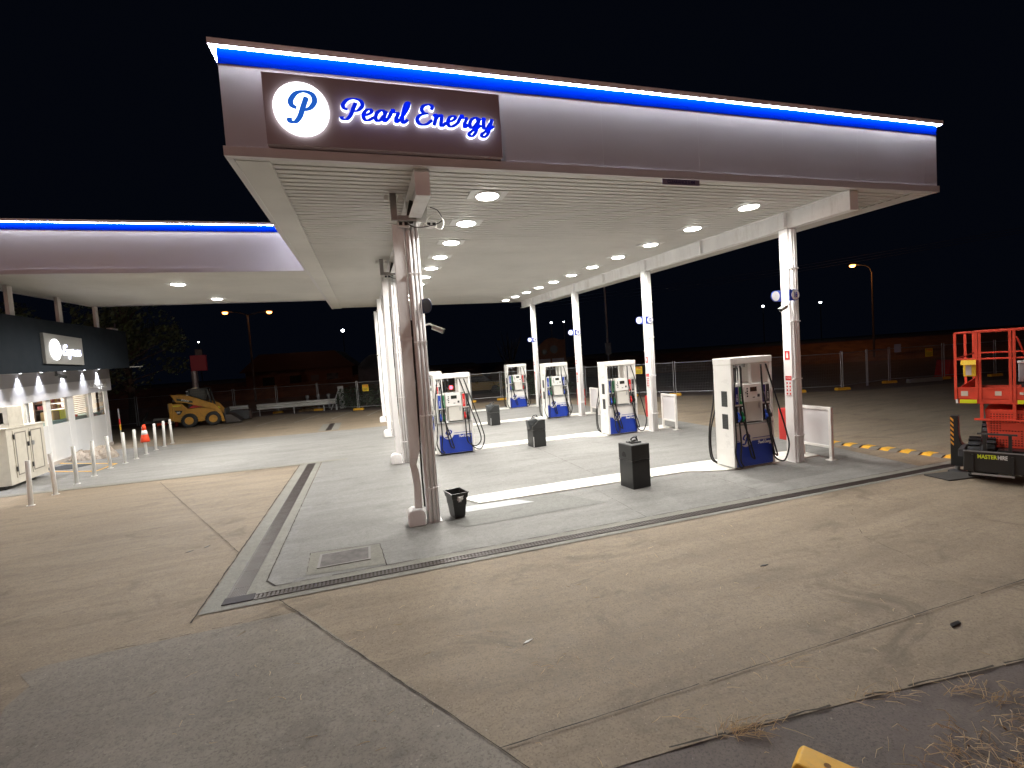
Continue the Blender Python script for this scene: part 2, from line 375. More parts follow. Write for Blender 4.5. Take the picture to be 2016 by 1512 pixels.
for a, b in (((.49, .34), (1.15, .37)), ((.49, .79), (1.15, .82)), ((.49, .371), (.52, .789)), ((1.12, .371), (1.15, .789))): f.box((*a, .0126), (*b, .0215))
f.build('frame', M('pit frame', (.27, .26, .25), .7, .2), t)
# speed hump of bolted segments
t = thing('speed_hump', 'yellow and dark segmented speed hump beyond the right hand column', 'speed hump')
for i in range(9):
    u = i*.5/1; y = 2.45-i*.36; x = 11.5+(2.45-y)*.185
    for nm, m_, dy in (('yellow_segment', yel, 0), ('dark_segment', M('hump rubber', (.17, .15, .12), .8), -.18)):
        MB().prism([(x, .004), (x+.09, .045), (x+.26, .045), (x+.35, .004)], y+dy, y+dy-.175, 'y').build(nm, m_, t)
# ------------------------------------------------------------------ main canopy
def zH(y, o=0): return HS+S*y+o
can = thing('petrol_canopy', 'large flat white petrol canopy on tall columns with glowing blue edge', 'canopy')
f = MB()
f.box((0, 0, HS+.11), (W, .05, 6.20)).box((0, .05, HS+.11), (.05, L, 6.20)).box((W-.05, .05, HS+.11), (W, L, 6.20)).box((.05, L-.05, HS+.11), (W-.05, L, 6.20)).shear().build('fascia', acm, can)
f = MB()   # bottom channel, 25 mm proud
f.box((-.025, -.025, HS-.002), (W+.025, .05, HS+.105)).box((-.025, .05, HS-.002), (.05, L, HS+.105)).box((W-.05, .05, HS-.002), (W+.025, L, HS+.105)).shear().build('edge_channel', M('edge channel', (.60, .58, .58), .45, var=.04), can)
f = MB(); f.box((-.006, -.006, 5.985), (W+.006, -.001, 6.172)).box((-.006, 0, 5.985), (-.001, L, 6.172)).box((W+.001, 0, 5.985), (W+.006, L, 6.172)).shear().build('blue_band', bluem, can)
f = MB(); f.box((-.075, -.075, 6.175), (W+.075, .05, 6.215)).box((-.075, .05, 6.175), (.05, L, 6.215)).box((W-.05, .05, 6.175), (W+.075, L, 6.215))
f.box((-.075, -.075, 6.15), (W+.075, -.068, 6.174)).box((-.075, -.068, 6.15), (-.068, L, 6.174)).box((W+.068, -.068, 6.15), (W+.075, L, 6.174)).shear().build('top_trim', trimm, can)
f = MB(); f.box((-.067, -.067, 6.152), (W+.067, -.008, 6.172)).box((-.067, -.007, 6.152), (-.008, L, 6.172)).box((W+.008, -.007, 6.152), (W+.067, L, 6.172)).shear().build('light_strip', ledm, can)
b = MB()
for i in range(7):
    x = 1.6*(i+1)-.1
    b.box((x, -.0012, HS+.112), (x+.006, -.0002, 5.984))
b.shear().build('panel_joint', M('panel joint', (.55, .54, .54), .6), can)
f = MB(); f.box((.06, .06, HS+.16), (W-.06, L-.06, HS+.2)).shear().build('deck', acm, can)
# ribbed soffit: trays running across, with open grooves between them
f = MB(); y = .13; pitch = .152
prof = []
while y < L-.2:
    prof += [(y, HS+.07), (y+.008, HS+.03), (y+pitch-.040, HS+.03), (y+pitch-.032, HS+.07)]; y += pitch
for x0, x1 in ((.42, W-.42),):
    n = len(prof); f.add([(x0, *p) for p in prof]+[(x1, *p) for p in prof], [(i, i+1, n+i+1, n+i) for i in range(n-1)])
f.shear().build('soffit', soffitm, can)
f = MB(); f.box((.05, .055, HS+.012), (W-.05, .128, HS+.056)).box((.05, .13, HS+.006), (.418, L-.06, HS+.05)).box((W-.418, .13, HS+.006), (W-.05, L-.06, HS+.05)).shear().build('soffit_border', soffitm, can)
f = MB()
for i in range(int((L-.4)/.152)): f.box((W-.424, .2+i*.152, HS+.004), (W-.40, .29+i*.152, HS+.0058))
f.shear().build('closure_strip', jointm, can)
for x, nm in ((2.17, 'beam'), (9.56, 'beam')):
    b = MB(); zb = HS-.32
    b.box((x-.006, .14, zb+.014), (x+.006, L-.4, HS+.012)).box((x-.095, .14, zb), (x+.095, L-.4, zb+.013)).box((x-.095, .14, HS+.013), (x+.095, L-.4, HS+.028))
    b.box((x-.095, .128, zb), (x+.095, .139, HS+.012))
    for y in (1.5, 4.0, 6.5, 9.1, 11.6, 14.1, 16.6):
        for sg in (-1, 1): b.box((x+sg*.007, y-.006, zb+.0135), (x+sg*.09, y+.006, HS+.0125))
    b.shear().build(nm, colwhite, can)
def column(x, y, left):
    b = MB(); zt = HS-.322+S*y
    b.box((x-.1, y-.1, 0), (x+.1, y+.1, zt)); b.box((x-.16, y-.16, zt), (x+.16, y+.16, zt+.012+.0))
    c = b.build('column', colwhite, can, bevel=.006)
    b = MB(); b.box((x-.13, y-.13, .003), (x+.13, y+.13, .018)); b.build('base_plate', colwhite, c)
    zc_ = zt-.02
    for dx, r in ((-.045, .026), (.015, .026), (.072, .022)):
        MB().tube([(x+dx, y-.102-r, .02), (x+dx, y-.102-r, zc_)], r, 10).build('conduit', colwhite, c, smooth=True)
    for z in (.55, 1.7, 2.85, 3.9): MB().box((x-.1, y-.159, z), (x+.1, y-.101, z+.022)).build('conduit_clip', colwhite, c)
    if left:
        b = MB(); xx = x-.205
        if y < 2:   # front one: dented and pulled off its column near the foot
            secs = [(.27, .058, -.02, 0), (.62, .054, -.012, .0), (.85, .056, -.03, .01), (.96, .052, -.05, .02), (1.06, .064, -.035, -.01), (1.2, .08, -.012, 0), (2.9, .082, -.004, 0), (2.905, .087, -.004, 0), (2.95, .087, -.004, 0), (2.955, .082, -.004, 0), (zt-.05, .082, 0, 0)]
        else: secs = [(.27, .07, .02, 0), (1.3, .07, .0, 0), (zt-.05, .07, 0, 0)]
        o = 0
        for z, h, dx, dy in secs: b.v += [(xx+dx-h, y-.07+dy-h*.65, z), (xx+dx+h, y-.07+dy-h*.65, z), (xx+dx+h, y-.07+dy+h*.65, z), (xx+dx-h, y-.07+dy+h*.65, z)]
        for i in range(len(secs)-1):
            for a in range(4): d = (a+1) % 4; b.f.append((4*i+a, 4*i+d, 4*i+4+d, 4*i+4+a))
        b.f += [(0, 3, 2, 1), tuple(4*(len(secs)-1)+i for i in range(4))]
        b.build('downpipe', colwhite, c, bevel=.008)
        if y < 2: MB().tube(curve_pts([(x-.13, y-.1, .28), (x-.135, y-.1, .9), (x-.115, y-.1, 1.9), (x-.112, y-.1, 3.2)]), .016, 6).build('loose_cable', black, c)
        fx = x-.265; b = MB(); b.prism([(fx-.135, .012), (fx+.135, .012), (fx+.135, .2), (fx+.11, .25), (fx+.06, .275), (fx-.06, .275), (fx-.11, .25), (fx-.135, .2)], y-.2, y+.06, 'y')
        b.build('footing', colwhite, c, bevel=.02)
    return c
YC = [1.52+5.06*k for k in range(4)]
for k in range(4):
    column(2.13, YC[k], True); column(9.56, YC[k], False)
# ------------------------------------------------------------------ canopy over the shop front
can2 = thing('petrol_canopy', 'second white canopy behind, reaching over to the shop, its fascia half lit', 'canopy')
Y2, Y3, XL = 7.67, 14.9, -7.95
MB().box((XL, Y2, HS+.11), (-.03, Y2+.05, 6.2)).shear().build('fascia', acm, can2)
MB().box((XL, Y2-.025, HS-.002), (-.03, Y2+.05, HS+.105)).shear().build('edge_channel', acm, can2)
MB().box((XL, Y2-.006, 5.985), (-.03, Y2-.001, 6.172)).shear().build('blue_band', bluem, can2)
MB().box((XL, Y2-.075, 6.175), (-.08, Y2+.05, 6.215)).box((XL, Y2-.075, 6.15), (-.08, Y2-.068, 6.174)).shear().build('top_trim', trimm, can2)
MB().box((XL, Y2-.067, 6.152), (-.08, Y2-.008, 6.172)).shear().build('light_strip', ledm, can2)
MB().box((XL, Y2+.055, HS+.16), (-.03, Y3, HS+.2)).box((XL, Y2+.055, HS+.0), (XL+.05, Y3, HS+.15)).box((XL+.055, Y3-.05, HS+.0), (-.03, Y3, HS+.15)).shear().build('deck', acm, can2)
f = MB(); y = Y2+.1; prof = []
while y < Y3-.2:
    prof += [(y, HS+.05), (y+.008, HS+.02), (y+pitch-.034, HS+.02), (y+pitch-.026, HS+.05)]; y += pitch
n = len(prof); f.add([(XL+.055, *p) for p in prof]+[(-.03, *p) for p in prof], [(i, i+1, n+i+1, n+i) for i in range(n-1)])
f.shear().build('soffit', soffitm, can2)
for s_ in (10.5, 9.45, 6.8, 4.0):
    xx = -9.42+.1036*s_+1.2*.9947; yy = 18.7-.9946*s_+1.2*.103
    MB().box((xx-.045, yy-.16, 3.6), (xx+.045, yy+.02, zH(yy)-.003)).build('timber_post', timber, can2, bevel=.005)
# ------------------------------------------------------------------ downlights
def downlight(x, y, label, p=190):
    t = thing('downlight', label, 'light', (x, y, zH(y, .03)), 0, 'square downlights recessed in the canopy ceilings')
    MB().box((-.29, -.2, -.016), (.29, .2, -.003)).build('plate', plate, t, bevel=.004)
    MB().lathe([(.19, -.017), (.19, -.030), (.175, -.034)], 28).build('rim', plate, t)
    MB().lathe([(.173, -.0345), (.165, -.042), (.12, -.050), (.04, -.054)], 28).build('lens', lensm, t, smooth=True)
    light('lamp', 'SPOT', (0, 0, -.07), p, (1., .965, .90), t, spot_size=R(160), spot_blend=.42, shadow_soft_size=.14)
ordn = ['first', 'second', 'third', 'fourth', 'fifth', 'sixth', 'seventh', 'eighth', 'ninth', 'tenth', 'eleventh']
for k in range(11):
    downlight(3.28, 1.08+1.6*k, 'bright ceiling downlight, %s from the front in the row beside the downpipe columns' % ordn[k])
    downlight(8.34, 1.2+1.6*k, 'bright ceiling downlight, %s from the front in the row above the near pumps' % ordn[k])
downlight(-3.59, 9.7, 'lone nearer downlight in the ceiling of the canopy by the shop', 660)
downlight(-3.57, 13.4, 'lone farther downlight in the ceiling of the canopy by the shop', 660)
# ------------------------------------------------------------------ fascia sign
sg = thing('fascia_sign', 'wide dark panel with glowing script lettering and round letter P emblem on canopy front', 'sign', (.44, -.12, 5.09))
MB().box((0, 0, 0), (2.75, .11, .79)).build('panel', signgrey, sg, bevel=.003)
b = disc(MB(), (.39, .395), .295, -.035, -.001, 56, 'y'); b.build('emblem_disc', discm, sg)
b, w_ = script('P', .188, .0, .006, .33); b.build('emblem_letter', blueP, sg, (.235, -.037, .245), rot=FRONT)
b, w_ = script('Pearl Energy', .132, .0, .032, .31, grow=.05); hx = 1.83/(w_+.001)
o = b.build('lettering_body', haloM, sg, (.80, -.001, .31), rot=FRONT); o.scale = (hx, 1, 1)
b, w_ = script('Pearl Energy', .132, .0455, .05, .31); o = b.build('lettering_face', lblue, sg, (.80, -.001, .31), rot=FRONT); o.scale = (hx, 1, 1)
cs = thing('clearance_sign', 'thin dark strip reading CLEARANCE hung below the canopy front', 'sign', (5.94, -.034, 4.92))
MB().box((-.32, 0, -.04), (.32, .008, .04)).build('board', M('clearance board', (.21, .17, .24), .5), cs)
text('lettering', 'CLEARANCE 5.4M', .072, M('clearance print', (.03, .02, .10), .5), cs, (0, -.002, 0), FRONT, .001, .002, .84)
# ------------------------------------------------------------------ number signs, cameras, column notices
shadedisc = M('disc darkened for shade', (.06, .065, .09), .5)  # sign disc turned from the lights: its shade is put into the colour
shadeplate = M('plate blue darkened for shade', (.02, .03, .09), .5)  # plate blue darkened to carry the same shade
def numsign(x, y, z, num, label, rz=0, m=nblue):
    t = thing('number_sign', label, 'sign', (x, y, z), rz, 'blue pump number signs on the columns')
    n = 16; x0_ = -.05 if num else -.2; pl = [(x0_, -.11), (.1, -.11)]+[(.1+.11*math.cos(a), .11*math.sin(a)) for a in [(-90+180*i/n)*math.pi/180 for i in range(1, n)]]+[(.1, .11), (x0_, .11)]
    MB().prism(pl, -.012, 0, 'y').build('plate', pblue if num is not None else shadeplate, t)
    disc(MB(), (.1, 0), .098, -.016, -.0125, 32, 'y').build('disc', whitel if num is not None else shadedisc, t)
    if num: text('numeral', num, .145, pblue, t, (.1, -.018, 0), FRONT, .001, .004, .62 if len(num) > 1 else .8)
    return t
for k, num in enumerate(['16', '12', '8', '4']):
    numsign(9.43, YC[k]-.165, 3.38, num, 'blue plate with white disc numbered %s on the front of its column' % num)
    t = numsign(9.43, YC[k]+.115, 3.40, '', 'blank white disc on blue plate on the back of the column numbered %s' % num); t.scale = (-1, 1, 1)
for k in range(3):
    t = numsign(2.22, YC[k]-.165, 3.4, None, 'blue round ended plate coloured darker for shade, edge on, on the %s column with a downpipe' % ['front', 'second', 'third'][k], R(-62))
def cctv(x, y, z, label, dx):
    t = thing('security_camera', label, 'camera', (x, y, z), 0, 'white security cameras on columns')
    MB().tube(curve_pts([(0, 0, 0), (-dx*.3, -.03, .01), (-dx*.5, -.05, -.03)]), .012, 8).build('bracket', white, t)
    b = MB(); b.cyl((-dx*.45, -.05, -.045), (-dx*1.15, -.12, -.12), .034, 12); b.build('body', M('camera grey', (.5, .5, .5), .4), t)
    MB().bar((-dx*.4, -.05, -.0), (-dx*1.25, -.125, -.085), .085, .006).build('sun_shield', white, t)
    MB().cyl((-dx*1.15, -.12, -.12), (-dx*1.17, -.122, -.122), .026, 12).build('lens', black, t)
cctv(9.42, 1.39, 3.2, 'grey white camera arm on the column numbered 16 below its disc', .3)
cctv(2.235, 1.45, 3.12, 'small white camera sticking out from the front downpipe column', -.22)
cctv(2.0, YC[3]-.1, 3.2, 'tiny white camera on the farthest column with a downpipe', .12)
def notices(x, y, num):
    t = thing('fire_sign', 'small red fire extinguisher sign on the column numbered %s' % num, 'sign', (x-.003, y, 2.19), 0, 'red extinguisher signs on columns')
    MB().box((-.003, -.055, -.09), (0, .055, .09)).build('board', nred, t)
    MB().prism([(-.022, -.055), (.022, -.055), (.022, .03), (.008, .05), (.008, .07), (-.008, .07), (-.008, .05), (-.022, .03)], -.0045, -.0032, 'x').build('pictogram', whitel, t)
    t = thing('safety_notice', 'red and white rules notice lower on the column numbered %s' % num, 'sign', (x-.003, y-.01, 1.57), 0, 'rules notices on columns')
    MB().box((-.003, -.075, -.2), (0, .075, .2)).build('board', whitel, t)
    MB().box((-.0045, -.073, .11), (-.0032, .073, .2)).build('heading_band', nred, t)
    text('heading', 'STOP ENGINE', .026, whitel, t, (-.005, 0, .158), FACENX, .0005, 0, .7)
    b = MB()
    for i in range(4):
        z = .06-.072*i
        b.box((-.0042, -.07, z-.045), (-.0032, .07, z-.041))
        for yy in (-.035, .035): disc(b, (yy, z-.005), .020, -.0044, -.0033, 14, 'x')
    b.build('pictograms', nred, t)
for k, num in enumerate(['16', '12', '8', '4']): notices(9.46, YC[k], num)
for k, num in enumerate(['16', '12', '8', '4']):
    t = thing('extinguisher_cabinet', 'tall red extinguisher cabinet behind the column numbered %s' % num, 'cabinet', (9.69, YC[k]+.25, .41), 0, 'red extinguisher cabinets on columns')
    MB().box((-.13, -.13, 0), (.13, .13, .66)).build('body', redm, t, bevel=.01)
    MB().box((-.115, -.142, .02), (.115, -.131, .64)).build('door', redm, t, bevel=.003)
    MB().box((.08, -.16, .28), (.1, -.143, .38)).build('handle', steel, t)
    MB().tube([(0, -.0, .661), (0, 0, .69)], .03, 8).build('cap', black, t)
# bracket gear below the roof at the first two downpipe columns
for k in (0, 1):
    y = YC[k]-.3; z = zH(y); w = ['front', 'second'][k]
    t = thing('hanging_bracket', 'grey bracket hanging from the ceiling beside the %s downpipe column' % w, 'bracket', (1.87, y-.02, z))
    MB().box((-.045, -.03, -.36), (.045, .03, .03)).box((.047, -.03, -.36), (.32, .03, -.29)).build('arm', M('bracket paint', (.30, .28, .27), .5), t, bevel=.004)
    for sx_ in (-.1, .1): MB().box((sx_-.035, -.1, -.10), (sx_+.035, -.035, -.02)).build('flood_lamp', white, t, bevel=.006)
    t = thing('tilted_panel', 'tilted pale sheet fixed on the beam above the %s downpipe column' % w, 'panel', (2.27, y+.03, z-.2))
    MB().box((-.09, -.012, -.17), (.09, .012, .17), Matrix.Rotation(R(-12), 4, 'X') @ Matrix.Rotation(R(10), 4, 'Y')).build('sheet', M('panel sheet', (.55, .53, .5), .35), t)
    MB().box((-.19, .0, -.2), (-.08, .07, .12), Matrix.Rotation(R(14), 4, 'Y')).build('backing', darkgrey, t)
    t = thing('socket_box', 'white double socket boxes and loose white cable on the %s downpipe column top' % w, 'socket', (2.22, YC[k]-.2, zH(YC[k])-.40))
    for dx in (-.22, .2):
        q = MB().box((dx-.085, -.05, -.04), (dx+.085, .02, .055)).build('box', white, t, bevel=.006)
        for e in (-.04, .04): MB().box((dx+e-.024, -.056, -.015), (dx+e+.024, -.051, .03)).build('outlet', black, q)
    MB().tube(curve_pts([(.07, -.06, -.03), (.18, -.08, .12), (.3, -.09, .14), (.38, -.09, .03), (.33, -.09, -.08), (.22, -.08, -.05), (.1, -.07, .0), (.06, -.06, .1)]), .011, 8).build('cable', white, t)
    MB().tube(curve_pts([(.2, -.05, .26), (.31, -.08, .2), (.36, -.08, .06), (.2, -.08, -.02), (-.05, -.08, -.05), (-.2, -.07, .03)]), .007, 6).build('black_cable', black, t)
# ------------------------------------------------------------------ fuel pumps
def pump(x, y, label, cols, swing, hose_seed, z=.030):
    t = thing('fuel_pump', label, 'fuel pump', (x, y, z), 0, 'white and blue fuel pumps')
    rnd = random.Random(hose_seed); hb = .53 if hose_seed == 1 else .66; D = .5; H = 2.19
    b = MB()
    b.box((0, 0, .02), (.055, D, H-.13)).box((.945, 0, .02), (1., D, H-.13)); b.build('side_panel', pumpwhite, t, bevel=.008)
    MB().box((-.004, -.006, H-.128), (1.004, D+.006, H)).build('header', pumpwhite, t, bevel=.012)
    v = MB(); v.box((-.004, .13, .775), (-.001, .29, 1.075)).box((-.004, .13, 1.225), (-.001, .29, 1.535)).build('side_vent', M('vent', (.03, .033, .03), .5), t)
    b = MB()
    for zz in (.78, 1.23):
        for i in range(9): b.box((-.0075, .135, zz+.008+i*.033), (-.0045, .285, zz+.024+i*.033))
    b.build('vent_slat', darkgrey, t)
    for y0 in (.05, D-.14): MB().box((hb, y0, 1.66), (.942, y0+.09, H-.131)).build('hose_box', pumpwhite, t, bevel=.008)
    b = MB()
    for xx in (.1, .19, .28, .40): b.box((xx-.016, .08, H-.2), (xx+.016, .16, H-.132))
    b.build('hose_outlet', steel, t)
    b = MB(); b.bar((.34, .2, 1.66), (.34, .2, H-.13), .018); b.bar((.43, .2, 1.66), (.43, .2, H-.13), .012); b.build('mast', darkgrey, t)
    # lower cabinet with blue panel
    MB().box((.057, .012, .02), (.943, D-.012, .845)).build('lower_cabinet', pumpwhite, t, bevel=.006)
    MB().box((.03, -.035, .85), (.97, D-.02, .872)).build('shelf', steel, t, bevel=.004)
    n = 26; cx, cz, r = .30, .555, .145
    r = .145; arc = [(cx+r*math.cos(a), cz+r*math.sin(a)) for a in [math.pi+math.asin(.035/r)+i/n*(math.pi-2*math.asin(.035/r)) for i in range(n+1)]]
    bp_ = MB().prism([(.058, .03), (.942, .03), (.942, .52)]+arc[::-1]+[(.058, .52)], .0, .0105, 'y').build('blue_panel', pumpblue, t)
    b = MB(); b.box((.058, .004, .535), (.13, .0105, .545)); b.box((.46, .004, .565), (.942, .0105, .576)); b.build('blue_line', pumpblue, t)
    q, w_ = script('P', .108, 0, .004, .34); q.build('emblem_letter', pumpblue, t, (.212, .0102, .462), rot=FRONT)
    q, w_ = script('Pearl Energy', .037, 0, .003, .28); o = q.build('lettering', whitel, t, (.58, -.0005, .445), rot=FRONT); o.scale = (.335/w_, 1, 1)
    MB().box((.05, .03, 0), (.95, D-.03, .02)).build('plinth', black, t)
    # display head
    h = MB().box((.29, .0, 1.30), (.72, D, 1.655)).build('display_head', pumpwhite, t, bevel=.01)
    MB().box((.44, -.006, 1.50), (.60, -.001, 1.59)).build('screen', screenm, h)
    b = MB()
    for i in range(4): b.box((.355, -.006, 1.40+i*.05), (.385, -.001, 1.43+i*.05))
    b.box((.325, -.006, 1.475), (.345, -.001, 1.50)).box((.50, -.006, 1.375), (.55, -.001, 1.39)); b.build('button', black, h)
    MB().box((.615, -.010, 1.385), (.665, -.001, 1.44)).build('card_reader', darkgrey, h)
    MB().box((.36, .03, .90), (.73, D-.03, 1.299)).build('service_box', M('service box', (.66, .65, .60), .4, var=.03), t, bevel=.008)
    MB().box((.66, .024, 1.16), (.685, .029, 1.26)).build('lock', steel, t)
    # nozzle bays
    hx = [.125, .225, .79, .885]
    for i, xx in enumerate(hx):
        MB().box((xx-.044, .02, .875), (xx+.044, .30, 1.64)).build('bay', white if i % 2 else pumpwhite, t, bevel=.004)
        MB().box((xx-.040, .012, .90), (xx+.040, .019, 1.235)).build('boot', black, t)
        MB().box((xx-.036, .008, 1.27), (xx+.036, .019, 1.615)).build('grade_strip', {'b': nblue, 'g': greenm, 'r': nred, 'k': darkgrey, 'd': M('dark blue', (.012, .02, .16), .4)}[cols[i]], t)
        b = MB()
        for j in range(5): b.box((xx-.010, .0055, 1.33+.03*j), (xx+.010, .0078, 1.348+.03*j))
        b.build('grade_print', whitel, t)
        zn = .985
        b = MB(); b.tube(curve_pts([(xx, -.012, zn-.05), (xx, -.045, zn+.0), (xx, -.03, zn+.06), (xx, .0, zn+.14)]), [.022]*8+[.03]*8+[.018]*9, 10)
        q = b.build('nozzle', {'b': nblue, 'g': greenm, 'r': nred, 'k': black, 'd': nblue}[cols[i]], t, smooth=True)
        b = MB(); b.tube(curve_pts([(xx, -.01, zn+.12), (xx, -.022, zn+.18), (xx+.01, -.0, zn+.22)]), .011, 8); b.build('spout', steel, q, smooth=True)
        b = MB(); b.tube(curve_pts([(xx, -.03, zn-.06), (xx, -.062, zn), (xx, -.04, zn+.07)]), .007, 6); b.build('trigger', black, q)
    # hoses: from the header down, round a low loop and up into the nozzle
    for i, xx in enumerate(hx):
        sd = -1 if i < 2 else 1; k = i if i < 2 else 3-i
        top = [.10, .19, .70, .82][i]; sw = swing[i]; lo = .05+.03*rnd.random()+(.1 if i in (1, 2) else 0)
        ex = (0 if sd < 0 else 1)+sd*sw
        if sw > 0:
            P = [(top, -.03, H-.16), (top+sd*.06+(ex-top)*.25, -.055, 1.45), (ex-sd*.04, -.09, .62), (ex, -.1, .33), (ex-sd*.09, -.09, lo+.02), (ex-sd*.20, -.075, lo), (xx+sd*.03, -.06, lo+.12), (xx, -.055, .5), (xx, -.03, .93)]
        else:
            P = [(top, -.03, H-.16), (top+.01, -.045, 1.5), (xx+.005, -.06, 1.1), (xx+.04, -.075, .6), (xx+.06+.05*k, -.08, .25), (xx+.11+.05*k, -.075, lo+.02), (xx+.18, -.07, lo), (xx+.20, -.065, .2), (xx+.12, -.06, .5), (xx, -.03, .93)]
        MB().tube(curve_pts(P, 7), .0155, 8).build('hose', rubber, t, smooth=True)
    for xx, o in ((.05, -.07), (.14, -.03)):
        MB().tube(curve_pts([(xx, D+.03, 1.9), (xx-.02, D+.07, 1.3), (o, D+.10, .75), (o-.02, D+.10, .3), (o+.05, D+.08, .06), (.25, D+.07, .07), (.28, D+.04, .9)], 7), .0155, 8).build('hose', rubber, t, smooth=True)
    return t
px = 8.07
pump(px, 1.54, 'nearest fuel pump beside the column numbered 16, its blue panel in shade', 'dgdk', [.06, 0, 0, .26], 1)
pump(px-.02, 6.58, 'fuel pump with red, blue and green nozzle strips before the column numbered 12', 'bgrk', [0, 0, 0, .22], 2)
pump(px-.02, 11.64, 'fuel pump with blue hoses beside the column numbered 8', 'bgbk', [.12, 0, 0, .05], 3)
pump(px-.05, 16.74, 'farthest small fuel pump beside the column numbered 4', 'bgrk', [.14, 0, 0, .1], 4)
pump(2.99, 6.74, 'fuel pump right behind the front downpipe column, red nozzle strip and two swinging hoses', 'bgrk', [.04, 0, .17, .27], 5)
pump(2.99, 11.80, 'fuel pump mostly hidden behind the pump next to the front downpipe column', 'bgrk', [.04, 0, 0, .1], 6)
# ------------------------------------------------------------------ bins
def squeegee(t, z, x0=0, y0=0):
    MB().tube(curve_pts([(x0-.05, y0, z), (x0-.04, y0, z+.06), (x0+.06, y0, z+.07), (x0+.09, y0, z)]), .012, 6).build('handle', black, t)
    MB().bar((x0-.12, y0-.05, z+.012), (x0+.08, y0+.03, z+.02), .04, .02).build('squeegee', darkgrey, t)
def bin_(x, y, rz, h, label, kind):
    t = thing('rubbish_bin', label, 'bin', (x, y, .0085), rz, 'dark square forecourt bins'); a = .195
    q = MB(); q.prism([(-a, -a), (a, -a), (a, a), (-a, a)], 0, h*.62, 'z').build('body', binm, t, bevel=.012)
    MB().box((-a-.006, -a-.006, h*.62), (a+.006, a+.006, h*.645)).build('seam_band', black, t, bevel=.005)
    b = MB(); z0, z1 = h*.648, h
    if kind == 'flat':
        b.box((-a-.004, -a-.004, z0), (a+.004, a+.004, z1)).build('hood', binm, t, bevel=.012)
        s = MB(); pl = []
        for i in range(9): pl.append((.055*math.cos(math.pi*i/8), .24*h/.8+.075*math.sin(math.pi*i/8)))
        pl = [(u+.03, w+z0-.17) for u, w in pl]+[(-.025, z0+.05), (.085, z0+.05)]
        MB().prism(pl, -a-.0075, -a-.0045, 'x').build('slot', M('bin slot', (.004, .004, .004), .6), t)
        MB().box((-a+.03, -a+.03, z1), (a-.03, a-.03, z1+.006)).build('tray', M('bin tray', (.16, .16, .16), .35), t)
        MB().box((-.1, -.08, z1+.007), (.12, .1, z1+.03)).build('grip_pad', darkgrey, t, bevel=.008); squeegee(t, z1+.03)
        MB().bar((.11, .1, z1+.01), (.17, .12, z1+.09), .02, .02).build('scraper', black, t)
    else:
        b.prism([(-a-.004, z0), (a+.004, z0), (a+.004, z1), (.02, z1), (-a-.004, z0+.09)], -a-.004, a+.004, 'y').build('hood', binm, t, bevel=.012)
        MB().box((-.17, -.11, z0+.05), (.10, .11, z1+.04), Matrix.Translation((0, 0, 0)) @ Matrix.Rotation(R(-8), 4, 'Y')).build('squeegee_bucket', M('bucket', (.05, .055, .058), .3), t, bevel=.03)
        squeegee(t, z1+.05, -.03)
        MB().bar((-.19, -.21, .3), (-.2, -.215, .02), .012).build('stick', whitel, t)
    return t
bin_(5.87, 1.59, R(6), .80, 'nearest black square bin standing on the slab in front of the near pump', 'flat')
bin_(5.73, 6.50, R(6), .75, 'dark bin with a squeegee bucket on top, in the second bay from the front', 'slope')
bin_(5.86, 11.72, R(6), .77, 'dark bin with squeegee bucket on top, in the third bay, nearest the far fence', 'slope')
t = thing('window_wash_bucket', 'open black tapered bucket with white paper beside the front column', 'bucket', (2.52, 1.50, .0175), R(12))
b = MB()
def rsec(hx_, hy_, z): return [(-hx_, -hy_, z), (hx_, -hy_, z), (hx_, hy_, z), (-hx_, hy_, z)]
secs = [rsec(.085, .11, 0), rsec(.10, .13, .2), rsec(.112, .142, .201), rsec(.12, .15, .32), rsec(.132, .162, .321), rsec(.142, .172, .40), rsec(.155, .185, .40), rsec(.155, .185, .415), rsec(.128, .158, .415), rsec(.09, .12, .03)]
for s_ in secs: b.v += s_
for i in range(len(secs)-1):
    for a in range(4): d = (a+1) % 4; b.f.append((4*i+a, 4*i+d, 4*i+4+d, 4*i+4+a))
b.f += [(0, 3, 2, 1), tuple(4*(len(secs)-1)+i for i in range(4))]
b.build('bucket', black, t, bevel=.006)
MB().box((-.06, -.06, .33), (.04, .03, .40), Matrix.Rotation(R(20), 4, 'X') @ Matrix.Rotation(R(30), 4, 'Z')).build('paper', whitel, t)
MB().box((-.04, -.1735, .27), (.02, -.1665, .31)).build('sticker', M('sticker', (.3, .3, .3)), t)
# ------------------------------------------------------------------ bump guard boards at the island ends
for k, num in enumerate(['16', '12', '8']):
    t = thing('guard_board', 'white framed board on two feet beyond the column numbered %s' % num, 'board', (10.17, YC[k]+.02, .0085 if k else .0085), 0, 'white boards at the island ends')
    for yy in (-.33, .33):
        b = MB(); b.box((-.03, yy-.03, .012), (.03, yy+.03, 1.08)); q = b.build('leg', white, t, bevel=.004)
        MB().box((-.1, yy-.06, 0), (.1, yy+.06, .011)).build('foot_plate', white, q)
    for z0, z1 in ((1.02, 1.078), (.24, .29)): MB().box((-.028, -.2995, z0), (.028, .2995, z1)).build('rail', white, t, bevel=.004)
    MB().box((-.008, -.2995, .2905), (.008, .2995, 1.0195)).build('panel', M('board panel', (.62, .62, .63), .45, var=.03), t)
